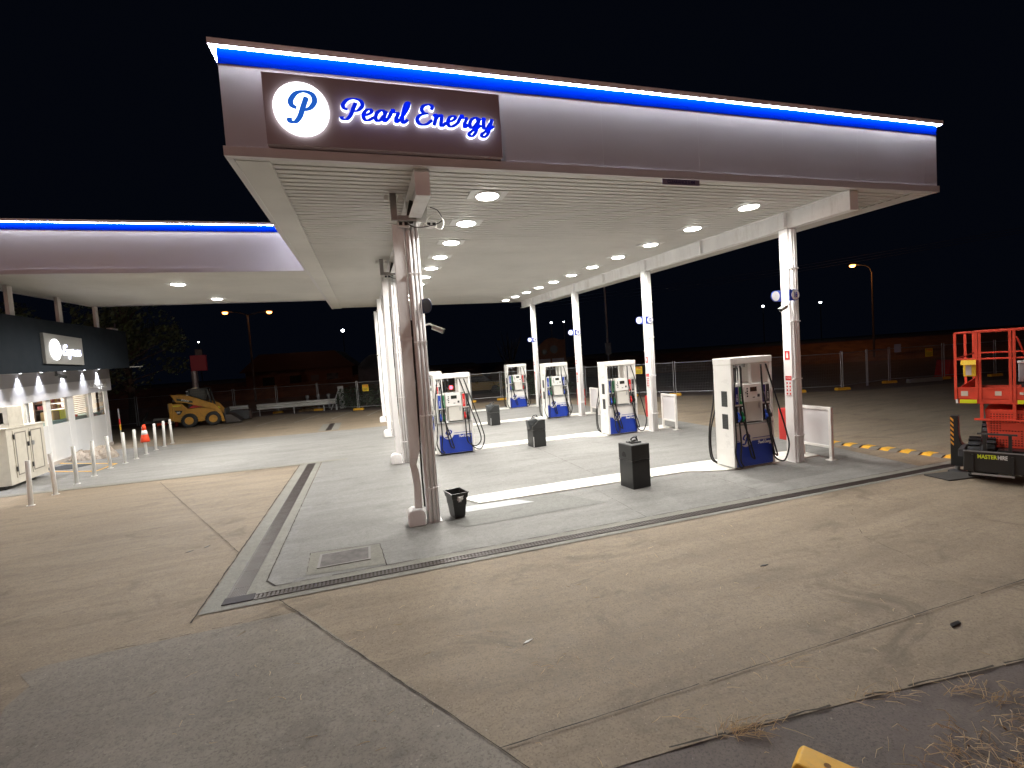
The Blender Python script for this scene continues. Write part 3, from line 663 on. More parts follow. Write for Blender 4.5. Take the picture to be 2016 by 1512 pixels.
# ------------------------------------------------------------------ shop
shop = thing('petrol_station_shop', 'small white shop with dark parapet and lit windows at the left', 'building', (-9.42, 18.7, 0), R(5.91))
LW = 15.5
def sh(b): return b.shear(S)
def wb(s0, s1, x0, x1, z0, z1, b=None): return (b or MB()).box((x0, -s1, z0), (x1, -s0, z1))
wallw = M('shop white wall', (.86, .855, .84), .4, var=.03)
posts = [(0, .42), (1.66, 1.96), (3.28, 3.74), (4.97, 5.28), (6.3, 6.5), (7.9, 8.1), (9.6, 9.9), (11.5, 11.8), (13.4, 13.7), (15.2, 15.5)]
for s0, s1 in posts: wb(s0, s1, -.05, .005, .12, 2.36).build('window_post', wallw, shop, bevel=.004)
b = MB()
for (a0, a1), (c0, c1) in zip(posts, posts[1:]): wb(a1, c0, -.04, -.004, .12, 1.33, b)
b.build('wall', M('shop wall lower', (.80, .80, .79), .4, var=.03), shop)
b = MB(); wb(-.02, LW, -.12, .03, 0, .12, b); b.build('plinth', M('shop plinth', (.5, .45, .4), .6), shop)
b = MB(); wb(0, .12, -7.5, -.1, .0, 3.3, b); wb(LW, LW+.12, -7.5, -.1, 0, 3.3, b); wb(-.0, LW, -7.62, -7.5, 0, 3.3, b); b.build('side_wall', wallw, shop)
b = MB(); wb(-.03, LW, -.1, .15, 2.36, 2.86, b); sh(b).build('bulkhead', bulk, shop)
b = MB(); wb(-.03, LW, -.1, .148, 2.862, 3.27, b); sh(b).build('bulkhead_upper', bulk2, shop)
b = MB(); wb(0, LW, -7.5, .149, 3.29, 3.34, b); wb(-.03, LW, .15, 1.35, 3.275, 3.31, b); sh(b).build('eaves_soffit', white, shop)
b = MB(); wb(1.86, LW, 1.352, 1.40, 3.27, 4.73, b); wb(1.86, 1.91, .2, 1.351, 3.27, 4.73, b); wb(1.92, LW, -7.5, 1.351, 3.345, 3.40, b); sh(b).build('parapet', shopdark, shop)
names = {1: 'slatted blind', 2: 'counter'}
for i, ((a0, a1), (c0, c1)) in enumerate(zip(posts, posts[1:])):
    q = wb(a1, c0, -.035, -.008, 1.331, 1.355).build('window', wallw, shop)
    wb(a1, c0, -.035, -.008, 2.335, 2.36).build('head', wallw, q)
    MB().quad((-.02, -a1, 1.356), (-.02, -c0, 1.356), (-.02, -c0, 2.334), (-.02, -a1, 2.334)).build('pane', glassm, q)
b = MB()
for s_ in (6.38, 6.41): wb(s_, s_+.012, .0, .035, .13, 2.3, b)
b.build('door_frame', steel, shop)
for i, s_ in enumerate((1.35, 2.7, 4.3, 5.9, 7.1, 8.25, 9.5, 10.8, 12.1)):
    z = 3.27-S*s_
    q = MB().lathe([(.03, -.004), (.03, .002)], 14, (.235, -s_, z)).build('downlight', E('shop lamp', (.9, .92, 1.), 6.) if i == 0 else bpy.data.materials['shop lamp'], shop)
    light('spot', 'SPOT', (.235, -s_, z-.015), 80, (.9, .92, 1.), shop, (0, R(0), 0), spot_size=R(84), spot_blend=1., shadow_soft_size=.03)
# interior
b = MB(); wb(.13, LW, -3.2, -3.1, 0, 3.1, b); b.build('inner_wall', peach, shop)
b = MB(); wb(.13, LW, -3.09, -.13, 0.0, .05, b); b.build('inner_floor', M('shop floor', (.5, .48, .45), .4), shop)
b = MB(); wb(.13, LW, -3.09, -.13, 2.72, 2.76, b); b.build('inner_ceiling', white, shop)
for s_ in (1.5, 4.3, 7.4, 11): light('room_lamp', 'AREA', (-1.3, -s_, 2.65), 50, (1., .9, .78), shop, shape='RECTANGLE', size=.5, size_y=1.4)
b = MB()
for i in range(11): wb(.25, 3.0, -.20, -.17, 1.5+i*.075, 1.54+i*.075, b)
b.build('slatted_blind', M('blind', (.62, .52, .46), .6), shop)
b = MB(); wb(.3, 4.9, -.55, -.05, 1.18, 1.47, b); b.build('counter', teal, shop)
b = MB(); wb(3.3, 4.5, -.36, -.14, 1.85, 1.87, b); wb(3.3, 4.5, -.36, -.14, 2.06, 2.08, b); wb(3.3, 4.5, -.39, -.365, 1.4, 2.34, b); b.build('shelf', M('shelf', (.12, .08, .07)), shop)
pc = [(.55, .08, .04), (.7, .45, .05), (.6, .25, .12), (.75, .6, .1), (.35, .06, .08), (.6, .4, .3), (.25, .1, .05)]
def loose(name, mb, mat, label, cat, grp=None):
    o = mb.build(name, mat); o.location = (-9.42, 18.7, 0); o.rotation_euler = (0, 0, R(5.91)); return tag(o, label, cat, grp)
k = 0
for r_, zz in enumerate((1.871, 2.081)):
    for i in range(7):
        s0 = 3.34+i*.163; h = random.uniform(.11, .16); c = pc[(i*3+r_*2) % 7]; k += 1
        loose('snack_packet', wb(s0, s0+.13, -.33, -.17, zz, zz+h), bpy.data.materials.get('pack%d' % ((i*3+r_*2) % 7)) or M('pack%d' % ((i*3+r_*2) % 7), c, .4),
              'coloured packet on the %s shelf inside the shop window' % ['lower', 'upper'][r_], 'packet', 'packets on the %s shop shelf' % ['lower', 'upper'][r_])
loose('yellow_carton', wb(3.46, 3.9, -.30, -.10, 1.471, 1.80), hiviz, 'bright yellow carton in the shop window', 'box')
loose('cardboard_carton', wb(3.94, 4.42, -.30, -.10, 1.471, 1.78), M('cardboard', (.36, .25, .13), .7), 'brown cardboard carton beside the yellow one in the shop window', 'box')
loose('till_monitor', wb(2.72, 3.0, -.15, -.13, 1.475, 1.83), M('monitor', (.45, .47, .5), .3), 'pale monitor standing behind the shop glass', 'monitor')
loose('counter_box', wb(2.7, 2.95, -.12, -.06, 1.471, 1.54), nred, 'low red and white box in front of the monitor in the shop', 'box')
loose('drinks_fridge', wb(6.95, 7.6, -1.2, -.5, .06, 2.2), M('fridge glass', (.2, .3, .3), .2), 'tall grey green fridge behind the shop door glass', 'fridge')
# shop sign
sg = thing('shop_sign', 'silver sign with lit disc and word Express on the dark parapet', 'sign', (-9.42, 18.7, 0), R(5.91))
MB().box((1.402, -8.7, 3.25), (1.48, -6.3, 4.10)).build('panel', M('silver panel', (.22, .215, .20), .4, .2, var=.03), sg, bevel=.004)
disc(MB(), (-8.14, 3.66), .30, 1.482, 1.505, 48, 'x').build('emblem_disc', discm, sg)
b, w_ = script('P', .185, 0, .005, .2); b.build('emblem_letter', E('pale lit letter', (.7, .78, 1.), 1.3), sg, (1.516, -8.28, 3.47), rot=FACEX)
b, w_ = script('Express', .165, 0, .02, .24, grow=.04); o = b.build('lettering_body', haloM, sg, (1.482, -7.70, 3.52), rot=FACEX); o.scale = (1.14/w_, 1, 1)
b, w_ = script('Express', .165, .026, .03, .2); o = b.build('lettering_face', E('lit lilac face', (.42, .48, 1.), .8), sg, (1.482, -7.70, 3.52), rot=FACEX); o.scale = (1.14/w_, 1, 1)
ls = thing('wall_lettering', 'raised white letters reading trading post on the bulkhead above the windows', 'lettering', (-9.42, 18.7, 0), R(5.91))
text('letters', 'tradingpost', .34, white, ls, (.155, -1.32, 2.60), FACEX, .012, .006, 1.05)
t = thing('security_camera', 'dark camera hanging under the shop parapet below the lit sign', 'camera', (-9.42, 18.7, 0), R(5.91), 'dark shop cameras')
MB().cyl((1.2, -7.5, 3.06), (1.2, -7.5, 2.97), .03).build('bracket', black, t); MB().bar((1.2, -7.5, 2.96), (1.28, -7.15, 2.88), .09, .08).build('body', black, t, bevel=.01)
t = thing('roof_fitting', 'small pale fitting lying on top of the parapet corner', 'fitting', (-9.42, 18.7, 0), R(5.91))
MB().box((1.1, -2.9, 4.66), (1.3, -2.35, 4.74)).build('body', timber, t); MB().bar((1.2, -2.35, 4.66), (1.2, -2.3, 4.95), .04).build('stub', darkgrey, t)
# ------------------------------------------------------------------ cabinet outside the shop
cb = thing('ice_cabinet', 'cream double door cabinet with hinges and latches outside the shop', 'cabinet', (-7.71, 9.48, .0085), R(6.04))
MB().box((-1.15, 0, .10), (0, 1.9, 1.56)).build('body', cabm, cb, bevel=.006)
MB().box((-1.2, -.03, 1.561), (.03, 1.93, 1.60)).build('top', cabm, cb, bevel=.006)
for y0 in (.04, 1.35): MB().box((-1.1, y0, 0), (-.15, y0+.16, .099)).build('skid', black, cb)
for y0, y1 in ((.27, .93), (1.06, 1.74)):
    q = MB().box((.002, y0, .26), (.018, y1, 1.5)).build('door', cabm, cb, bevel=.004)
    b = MB()
    for a, c in (((y0+.05, .31), (y1-.05, .34)), ((y0+.05, 1.42), (y1-.05, 1.45)), ((y0+.05, .341), (y0+.08, 1.419)), ((y1-.08, .341), (y1-.05, 1.419))): b.box((.0185, a[0], a[1]), (.024, c[0], c[1]))
    b.build('door_groove', M('groove', (.22, .2, .17)), q)
    hy = y0-.02 if y0 < 1 else y0-.02
    for zz in (.42, 1.28): MB().box((.019, y0-.02, zz), (.04, y0+.035, zz+.13)).build('hinge', darkgrey, q)
    MB().box((.025, y1-.04 if y0 < 1 else y0+.04, 1.02), (.05, y1+.02 if y0 < 1 else y0+.14, 1.14)).build('latch', steel if y0 > 1 else darkgrey, q)
t = thing('cream_box', 'open fronted cream box standing on the double door cabinet', 'box', (-7.71, 9.48, 1.6095), R(6.04))
b = MB(); b.box((-1.0, .25, 0), (-.03, .95, .09)).box((-1., .25, .40), (-.03, .95, .54)).box((-.13, .25, .091), (-.03, .95, .399)).box((-1., .25, .091), (-.9, .95, .399)).box((-.89, .85, .091), (-.14, .95, .399)); b.build('shell', cabm, t, bevel=.004)
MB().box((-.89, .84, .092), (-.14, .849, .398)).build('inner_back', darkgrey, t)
# bollards, cone, bag, mat, barrier post
bl = [(-6.0, 7.0), (-6.06, 8.01), (-6.2, 9.19), (-6.28, 10.22), (-6.4, 11.4), (-6.34, 12.2), (-6.35, 13.0), (-6.39, 13.9), (-6.46, 14.9), (-6.5, 15.83), (-6.5, 16.63)]
ol = ['nearest', 'second nearest', 'third nearest', 'fourth nearest', 'fifth nearest', 'sixth nearest', 'seventh nearest', 'eighth nearest', 'third farthest', 'second farthest', 'farthest']
proto = None
for i, (x, y) in enumerate(bl):
    lab = 'white bollard carrying the orange cone in the row by the shop' if i == 7 else 'thin white bollard, %s in the row along the shop front' % ol[i]
    if proto is None:
        proto = thing('bollard', lab, 'bollard', (x, y, .006), 0, 'white bollards in front of the shop')
        MB().lathe([(.045, 0), (.045, .985), (.038, 1.0), (.0, 1.0)], 18).build('post', white, proto, smooth=True)
        MB().lathe([(.075, .0), (.075, .012), (.048, .014)], 18).build('base_flange', white, proto)
        kids = list(proto.children); o = proto
    else:
        o = proto.copy(); COL.objects.link(o); o['label'] = lab
        for c in kids: d = c.copy(); COL.objects.link(d); d.parent = o
    o.location = (x, y, .009 if y > 8.9 else .0045); o.rotation_euler = (R(random.uniform(-1.2, 1.2)), R(random.uniform(-1.5, 2.2)), random.random()*3)
t = thing('traffic_cone', 'orange traffic cone with white band slipped over a bollard', 'cone', (-6.39, 13.9, .46), 0)
MB().lathe([(.145, 0), (.118, .16), (.115, .17), (.075, .40)], 24).build('body', orange, t, smooth=True)
MB().lathe([(.115, .172), (.0765, .398)][::1], 24).build('inner', orange, t)
MB().lathe([(.1005, .262), (.0735, .42)], 24).build('white_band', reflect, t, smooth=True)
MB().lathe([(.074, .40), (.05, .60), (.03, .62)], 24).build('tip', orange, t, smooth=True)
def lump(name, mat, parent, c, s, seed, n=14, loc=None):
    rnd = random.Random(seed); b = MB(); ph = [rnd.uniform(0, 6.28) for _ in range(6)]
    for i in range(n+1):
        th = math.pi*.5*i/n
        for j in range(2*n):
            p = 2*math.pi*j/(2*n); r = 1+.13*math.sin(3*p+ph[0])+.10*math.sin(5*p+ph[1]+4*th)+.07*math.sin(9*p+ph[2]+7*th)+rnd.uniform(-.04, .04)
            b.v.append((c[0]+s[0]*r*math.cos(th)*math.cos(p), c[1]+s[1]*r*math.cos(th)*math.sin(p), c[2]+s[2]*r*math.sin(th)))
    for i in range(n):
        for j in range(2*n): k = (j+1) % (2*n); b.f.append((i*2*n+j, i*2*n+k, (i+1)*2*n+k, (i+1)*2*n+j))
    return b.build(name, mat, parent, loc)
t = thing('sand_bags', 'crumpled beige bags heaped on the ground by the shop wall', 'bags', (-8.1, 14.25, .0085))
lump('bag', tarp, t, (-.35, .1, 0), (.42, .28, .28), 3); lump('bag', tarp, t, (.32, -.05, 0), (.45, .3, .36), 5); lump('bag', tarp, t, (.0, -.25, 0), (.25, .16, .2), 8)
t = thing('door_mat', 'dark mat lying on the ground before the shop door', 'mat', (-8.1, 12.7, .0125), R(-28))
MB().box((-.55, -.35, 0), (.55, .35, .012)).build('mat', M('mat', (.045, .047, .05), .9, bump=.5), t)
t = thing('striped_post', 'slim post with red and yellow bands at the shop corner', 'post', (-9.3, 19.2, 0))
MB().lathe([(.03, 0), (.03, 1.5)], 10).build('pole', steel, t); MB().lathe([(.036, .55), (.036, .8)], 10).build('yellow_band', yel, t); MB().lathe([(.036, .81), (.036, 1.05)], 10).build('red_band', nred, t)
# ------------------------------------------------------------------ temporary fence
FP = [(-14.6, 27.2), (-11.9, 27.6), (-9.3, 28.0), (-6.9, 28.3), (-4.4, 28.3), (-1.8, 27.3), (.69, 24.75), (2.9, 23.9), (5.1, 23.2), (7.3, 22.5), (9.2, 22.3), (11.3, 21.5), (13.5, 19.4), (15.1, 16.9), (16.6, 15.2), (18.3, 13.3), (20.5, 11.3), (22.3, 10.55), (24.2, 10.8), (26.1, 11.1), (28.8, 10.4), (31, 9.5), (33.5, 9.0), (36.2, 8.6)]
fencem = M('fence tube', (.36, .37, .38), .45, .6, var=.15)
wirem = M('fence wire', (.16, .165, .17), .5, .6)
desc = ['at the left end behind the shop', 'behind the tree side of the shop', 'behind the yellow loader', 'between the loader and the steel guard rail', 'behind the left half of the steel guard rail', 'behind the right half of the steel guard rail', 'carrying the yellow sign beside the farthest columns', 'just right of the yellow sign, behind the downpipe columns', 'behind the pump next to the front column', 'before the parked yellow car', 'behind the farthest pump', 'behind the column numbered 4', 'behind the column numbered 8', 'carrying the yellow sign behind the column numbered 12', 'just right of the column numbered 12', 'behind the near pump', 'behind the column numbered 16', 'just right of the column numbered 16', 'second to the right of the column numbered 16', 'third to the right of the column numbered 16', 'carrying the dim sign left of the red lift', 'seen through the rails of the red lift', 'behind the red lift platform']
for i, (a, b_) in enumerate(zip(FP, FP[1:])):
    dx, dy = b_[0]-a[0], b_[1]-a[1]; ln = math.hypot(dx, dy)
    t = thing('temporary_fence', 'wire mesh temporary fence panel ' + desc[i], 'fence', (a[0], a[1], .1), math.atan2(dy, dx), 'temporary fence panels')
    x0, x1, h = .05, ln-.05, 1.62
    b = MB()
    for x in (x0, x1): b.tube([(x, 0, -.05), (x, 0, h+.09)], .022, 8)
    for z in (.12, h): b.tube([(x0, 0, z), (x1, 0, z)], .019, 8)
    b.build('frame', fencem, t)
    b = MB(); nx = int((x1-x0)/.075)
    for k in range(1, nx):
        x = x0+(x1-x0)*k/nx; b.bar((x, .004, .12), (x, .004, h), .005)
    for k in range(1, 11): z = .12+(h-.12)*k/11; b.bar((x0, -.004, z), (x1, -.004, z), .005)
    b.build('mesh', wirem, t)
fd = ['left of the loader', 'behind the guard rail left leg', 'behind the guard rail, right of its middle leg', 'below the yellow fence sign by the farthest column', 'by the parked yellow car', 'left of the farthest pump', 'below the fence sign behind the column numbered 12', 'just right of the column numbered 12', 'behind the left side of the near pump', 'just right of the column numbered 16', 'on open concrete right of the column numbered 16', 'second right of the column numbered 16, in dim light', 'left of the red lift in the dark', 'seen low through the red lift rails']
fi = [3, 4, 5, 6, 9, 10, 13, 14, 15, 16, 17, 19, 20, 21]
for dsc, i in zip(fd, fi):
    a = FP[i]; d = Vector((FP[i+1][0]-FP[i-1][0], FP[i+1][1]-FP[i-1][1], 0)).normalized()
    t = thing('ballast_block', 'yellow fence foot block ' + dsc, 'ballast block', (a[0], a[1], .0085 if i < 17 else .006), math.atan2(d.y, d.x)+R(random.choice([8, -10, 4])), 'yellow fence feet')
    b = MB(); b.prism([(-.31, 0), (.31, 0), (.31, .09), (.27, .13), (-.27, .13), (-.31, .09)], -.11, .11, 'y'); b.build('block', yel, t, bevel=.012)
    b = MB()
    for x in (-.17, 0, .17): b.lathe([(.03, .131), (.03, .134)], 10, (x, 0, 0))
    b.build('socket', darkgrey, t)
def fsign(x, y, z, rz, label):
    t = thing('fence_sign', label, 'sign', (x, y, z), rz, 'yellow fence hire signs')
    MB().box((-.19, -.012, -.2), (.19, -.004, .2)).build('board', M('sign yellow', (.75, .55, .02), .5), t)
    text('heading', 'TTFS', .17, nred, t, (0, -.014, .1), FRONT, .001, .006, .85)
    b = MB()
    for i in range(4): b.box((-.15, -.0145, -.02-.045*i), (.15-.03*(i % 2), -.0125, -.005-.045*i))
    b.build('small_print', black, t)
def dirang(i): return math.atan2(FP[i+1][1]-FP[i][1], FP[i+1][0]-FP[i][0])
fsign(1.2, 24.52, 1.35, dirang(6), 'yellow sign on the fence left of the farthest downpipe column')
fsign(15.36, 16.56, 1.42, dirang(13), 'yellow sign on the fence between the pump and the column numbered 12')
fsign(28.0, 10.52, 1.40, dirang(19), 'dim yellow sign on the dark fence left of the red lift')
t = thing('fence_sign_white', 'small pale sign on top of the dark fence left of the red lift', 'sign', (26.3, 11.0, 1.72), dirang(19))
MB().box((-.0, -.03, -.2), (.35, -.02, .2)).build('board', M('dim sign', (.3, .3, .34)), t)
t = thing('barrier_box', 'dim red water barrier standing behind the dark fence', 'barrier', (30.3, 11.2, 0), R(-15))
MB().prism([(-.28, 0), (.28, 0), (.2, .3), (.1, .9), (-.1, .9), (-.2, .3)], -.4, .4, 'y').build('body', redm, t, bevel=.03)
t = thing('concrete_kerb_block', 'pale concrete kerb block lying at the foot of the dark fence', 'block', (27.3, 10.3, 0), R(-12))
MB().prism([(-.1, 0), (.1, 0), (.07, .2), (-.07, .2)], -.9, .9, 'x').build('block', conc_light, t, rot=(0, 0, 0), bevel=.02)
# ------------------------------------------------------------------ guard rails
def wrail(label, p, q, z0, z1, legs):
    t = thing('guard_rail', label, 'guard rail', (*p, 0), math.atan2(q[1]-p[1], q[0]-p[0])); ln = math.hypot(q[0]-p[0], q[1]-p[1])
    h = z1-z0; pr = [(-.0, z0), (-.05, z0+h*.12), (-.05, z0+h*.3), (.02, z0+h*.45), (.02, z0+h*.55), (-.05, z0+h*.7), (-.05, z0+h*.88), (0, z1)]
    pr = pr+[(u+.008, w) for u, w in pr[::-1]]
    MB().prism(pr, 0, ln, 'x').build('beam', M('rail zinc', (.55, .55, .52), .45, .15, var=.12, dirt=(.35, .33, .3)), t)
    for x in legs: MB().box((x-.03, .03, 0), (x+.03, .09, z0+h*.6)).build('leg', steel, t, bevel=.004)
    return t
g = wrail('long pale steel guard rail before the fence at the back left', (-5.38, 27.1), (-.72, 26.6), .40, .76, (.12, 2.15, 3.95))
b = MB(); b.bar((4.72, .06, 0), (4.72, .06, .8), .09); b.build('end_post', steel, g)
wrail('short pale guard rail piece behind the loader bucket', (-6.75, 26.6), (-5.75, 26.6), .45, .80, (.2, .8))
wrail('short guard rail piece left of the loader', (-10.2, 25.2), (-8.9, 24.9), .2, .55, (.2, 1.1))
t = thing('leaning_slab', 'pale slab post leaning upright at the right end of the guard rail', 'post', (-.3, 26.9, 0))
MB().box((-.17, -.06, .05), (.17, .06, 1.5), Matrix.Rotation(R(-3), 4, 'Y')).build('slab', M('slab', (.5, .5, .48), .7), t)
MB().bar((-.75, .1, 0), (-.2, .1, 1.25), .07).build('brace', steel, t)
t = thing('tarp_heap', 'brown heap of sacking behind the guard rail', 'heap', (-2.3, 27.9, 0)); lump('heap', M('sacking', (.22, .14, .07), .9, var=.3), t, (0, 0, 0), (.75, .35, .42), 11)
for i, x in enumerate((-2.6, -1.9, -1.25)):
    t = thing('capped_stub', 'short grey capped post behind the guard rail, %s from the left' % ordn[i], 'post', (x, 28.6, 0), 0, 'stub posts behind the guard rail')
    MB().lathe([(.09, 0), (.09, .82), (.12, .83), (.12, 1.0), (.05, 1.02)], 14).build('stub', steel, t)
# ------------------------------------------------------------------ skid steer loader
ld = thing('skid_steer_loader', 'small yellow skid steer loader with black cab parked at the back left', 'loader', (-7.62, 23.62, .006))
ld.rotation_euler = (0, 0, R(7))
def lx(px_, pz): return (px_+7.62, pz)
body = [lx(-8.72, .40), lx(-8.72, 1.32), lx(-8.3, 1.34), lx(-8.05, 1.0), lx(-7.2, 1.02), lx(-6.75, .92), lx(-6.6, .6), lx(-7.0, .28), lx(-8.3, .26)]
MB().prism(body, .12, 1.38, 'y').build('body', catyel, ld, bevel=.02)
MB().box((-1.28, .14, .42), (-1.105, 1.36, 1.38)).build('rear_door', catyel, ld, bevel=.02)
MB().box((-1.32, .18, .95), (-1.285, 1.32, 1.36)).build('grille', darkgrey, ld)
arm = [lx(-8.74, 1.84), lx(-7.95, 1.72), lx(-7.65, 1.60), lx(-6.72, 1.14), lx(-6.48, .80), lx(-6.33, .16), lx(-6.47, .16), lx(-6.62, .62), lx(-6.78, .88), lx(-7.5, 1.12), lx(-8.15, 1.36), lx(-8.52, 1.40)]
for y0 in (-.02, 1.40):
    q = MB().prism(arm, y0, y0+.12, 'y').build('lift_arm', catyel, ld, bevel=.012)
    MB().cyl((-1.0, y0-.01, 1.5), (-1.0, y0+.13, 1.5), .05).build('pivot_pin', darkgrey, q)
q = MB().prism([lx(-8.47, 1.62), lx(-7.76, 1.415), lx(-7.76, 1.31), lx(-8.47, 1.50)], -.026, -.0205, 'y').build('decal_strip', M('decal', (.015, .03, .012), .4), ld)
text('decal_text', 'SYDCO', .12, whitel, ld, (-.47, -.028, 1.465), (R(90), R(15.5), 0), .001, .004, .9)
MB().prism([lx(-8.64, .97), lx(-8.27, .93), lx(-8.38, .74), lx(-8.5, .72)], .1165, .119, 'y').build('number_plate', black, ld)
text('number_text', '262', .11, whitel, ld, (-.85, .115, .85), FRONT, .001, .004, 1)
MB().box((-1.08, .1165, 1.19), (-.72, .119, 1.225)).build('reflector', hiviz, ld)
MB().prism([lx(-6.62, 1.0), lx(-6.54, .9), lx(-6.50, .93), lx(-6.58, 1.03)], -.025, -.0205, 'y').build('arm_reflector', hiviz, ld)
MB().prism([lx(-8.05, 1.03), lx(-7.3, 1.035), lx(-7.3, 1.10), lx(-7.75, 1.2)], .2, 1.2, 'y').build('side_recess', nred, ld)
cab = [lx(-7.98, 1.05), lx(-7.92, 2.02), lx(-7.1, 2.05), lx(-6.98, 1.5), lx(-6.9, 1.02)]
b = MB()
for y0 in (.2, 1.22):
    for u, v in zip(cab, cab[1:]): b.bar((u[0], y0, u[1]), (v[0], y0, v[1]), .08)
    for z in (1.3, 1.5, 1.7, 1.85): b.bar((-.33, y0, z), (.62, y0, z), .02)
b.box((-.36, .16, 2.0), (.56, 1.26, 2.07)); b.build('cab_cage', black, ld)
MB().box((-.28, .3, 1.0), (.45, 1.12, 1.98)).build('cab_glass', glassdark, ld)
MB().box((-.16, .12, 2.071), (.14, .2, 2.115)).build('work_lamp', M('work lamp', (.8, .75, .5), .3), ld)
for z in (1.72, 1.92): MB().box((-.44, .13, z), (-.34, .2, z+.05)).build('side_lamp', whitel, ld)
for x in (-.37, .74):
    for y0 in (-.08, 1.28):
        b = MB(); c = (x, 0, .37)
        pr_ = [(.20, 0), (.30, -.02), (.355, .0), (.37, .03), (.37, .27), (.355, .30), (.30, .32), (.20, .3)]
        q = MB().lathe([(r, z) for r, z in pr_], 26); q.v = [(vx+x, y0+vz-.0, vy+.37) for vx, vy, vz in q.v]
        q = q.build('wheel', rubber, ld)
        b = MB()
        for k in range(22):
            a = 2*math.pi*k/22; m_ = Matrix.Translation((x, y0, .37)) @ Matrix.Rotation(a, 4, 'Y')
            b.box((-.025, .02, .365), (.025, .16, .385), m_); b.box((.02, .15, .365), (.07, .28, .385), m_)
        b.build('tread', rubber, q)
        r_ = MB().lathe([(.205, 0), (.19, .06), (.06, .08), (.05, .02)], 20); s_ = -1 if y0 > 0 else 1
        r_.v = [(vx+x, (y0-.004 if y0 < 0 else y0+.304)+s_*vz*.6, vy+.37) for vx, vy, vz in r_.v]; r_.build('rim', catyel, q)
MB().prism([lx(-6.30, .06), lx(-6.05, .05), lx(-5.55, .05), lx(-5.52, .09), lx(-6.0, .5), lx(-6.28, .52)], -.12, 1.62, 'y').build('bucket', M('bucket steel', (.06, .05, .045), .6, .3), ld, bevel=.01)
MB().box((1.28, .0, .2), (1.33, 1.5, .85)).build('coupler', darkgrey, ld)
t = thing('rotary_broom', 'dark broom attachment on the ground right of the loader', 'attachment', (-5.95, 25.6, 0)); MB().box((-.5, -.35, .05), (.5, .35, .62)).build('housing', darkgrey, t, bevel=.06)
MB().cyl((-.55, .0, .3), (.55, 0, .3), .27, 20).build('brush', M('brush', (.10, .06, .05), .9), t)
t = thing('trailer_hitch', 'dark trailer drawbar with orange block left of the loader', 'trailer', (-9.9, 24.6, 0)); b = MB(); b.bar((-.7, 0, .4), (.9, .2, .35), .1); b.bar((-.7, .5, .4), (.9, .2, .35), .1); b.bar((-.6, -.1, .4), (-.6, .7, .9), .08); b.build('drawbar', darkgrey, t)
MB().box((.1, -.2, .2), (.5, .1, .32)).build('orange_block', orange, t); MB().cyl((.9, .2, .0), (.9, .2, .7), .09).build('jockey', redm, t)
polem = M('lamp pole', (.10, .085, .075), .6)
# ------------------------------------------------------------------ street lamps
def lamp_head(t, x, y, z, en, rz=0, col=(1., .36, .08)):
    MB().box((-.3, -.13, 0), (.3, .13, .14), Matrix.Translation((x, y, z)) @ Matrix.Rotation(rz, 4, 'Z')).build('lamp_housing', darkgrey, t, bevel=.04)
    q = MB().lathe([(.24, -.002), (.23, -.10), (.17, -.17), (.05, -.2)], 18, (x, y, z)); q.build('lamp_glass', sodium, t, smooth=True)
    light('lamp', 'POINT', (x, y, z-.45), en, col, t, shadow_soft_size=.15)
t = thing('street_lamp', 'single street lamp glowing orange beyond the fence at the right', 'street lamp', (47.4, 27.2, 0))
MB().tube([(0, 0, 0), (0, 0, 8.3)], [.10, .06], 12).build('pole', polem, t); MB().tube(curve_pts([(0, 0, 8.25), (-.4, .13, 8.9), (-1.5, .6, 9.15)]), .04, 8).build('arm', darkgrey, t)
lamp_head(t, -1.6, .62, 9.1, 70, R(-20))
t = thing('street_lamp', 'double headed street lamp glowing orange behind the yellow loader', 'street lamp', (-9.32, 46.6, 0))
MB().tube([(0, 0, 0), (0, 0, 8.6)], [.11, .07], 12).build('pole', polem, t); MB().tube(curve_pts([(-2.0, .6, 9.05), (-.8, .25, 8.9), (0, 0, 8.6), (.9, -.25, 8.75), (2.0, -.6, 8.85)]), .045, 8).build('arm', darkgrey, t)
lamp_head(t, -2.1, .65, 9.0, 9, R(-17)); lamp_head(t, 2.05, -.6, 8.78, 9, R(-17))
t = thing('street_lamp', 'added lamp on a pole, unseen behind the camera, warming the fascia and columns', 'street lamp', (-18.0, -30.0, 0))  # added out of view to give fascia and columns warm front light
MB().tube([(0, 0, 0), (0, 0, 8.3)], [.10, .06], 12).build('pole', polem, t); MB().tube(curve_pts([(0, 0, 8.25), (.2, .4, 8.9), (.6, 1.5, 9.15)]), .04, 8).build('arm', darkgrey, t)
lamp_head(t, .62, 1.6, 9.1, 2500, R(70), (1., .57, .47))
for lab, (x, y, z), s_ in (('tiny white far lamp just above the red sign box', (-24.96, 85.9, 8.9), .55), ('white far lamp left of the downpipe columns', (-1.78, 78.9, 9.2), 1.3), ('white far lamp between the columns numbered 4 and 8, the left one', (31.57, 68.7, 8.1), .8), ('dim white far lamp between the columns numbered 4 and 8, the right one', (33.6, 68.1, 8.1), .5), ('white far lamp just left of the column numbered 16', (65.6, 58.4, 8.4), .9), ('white far lamp right of the column numbered 16', (74.8, 55.6, 8.4), .9)):
    t = thing('far_lamp', lab, 'street lamp', (x, y, 0)); MB().tube([(0, 0, 0), (0, 0, z)], .07, 6).build('pole', black, t)
    MB().lathe([(.02, -.2*s_), (.18*s_, -.1*s_), (.2*s_, .05), (.05, .15*s_)], 12, (0, 0, z)).build('lamp_head', farwhite, t)
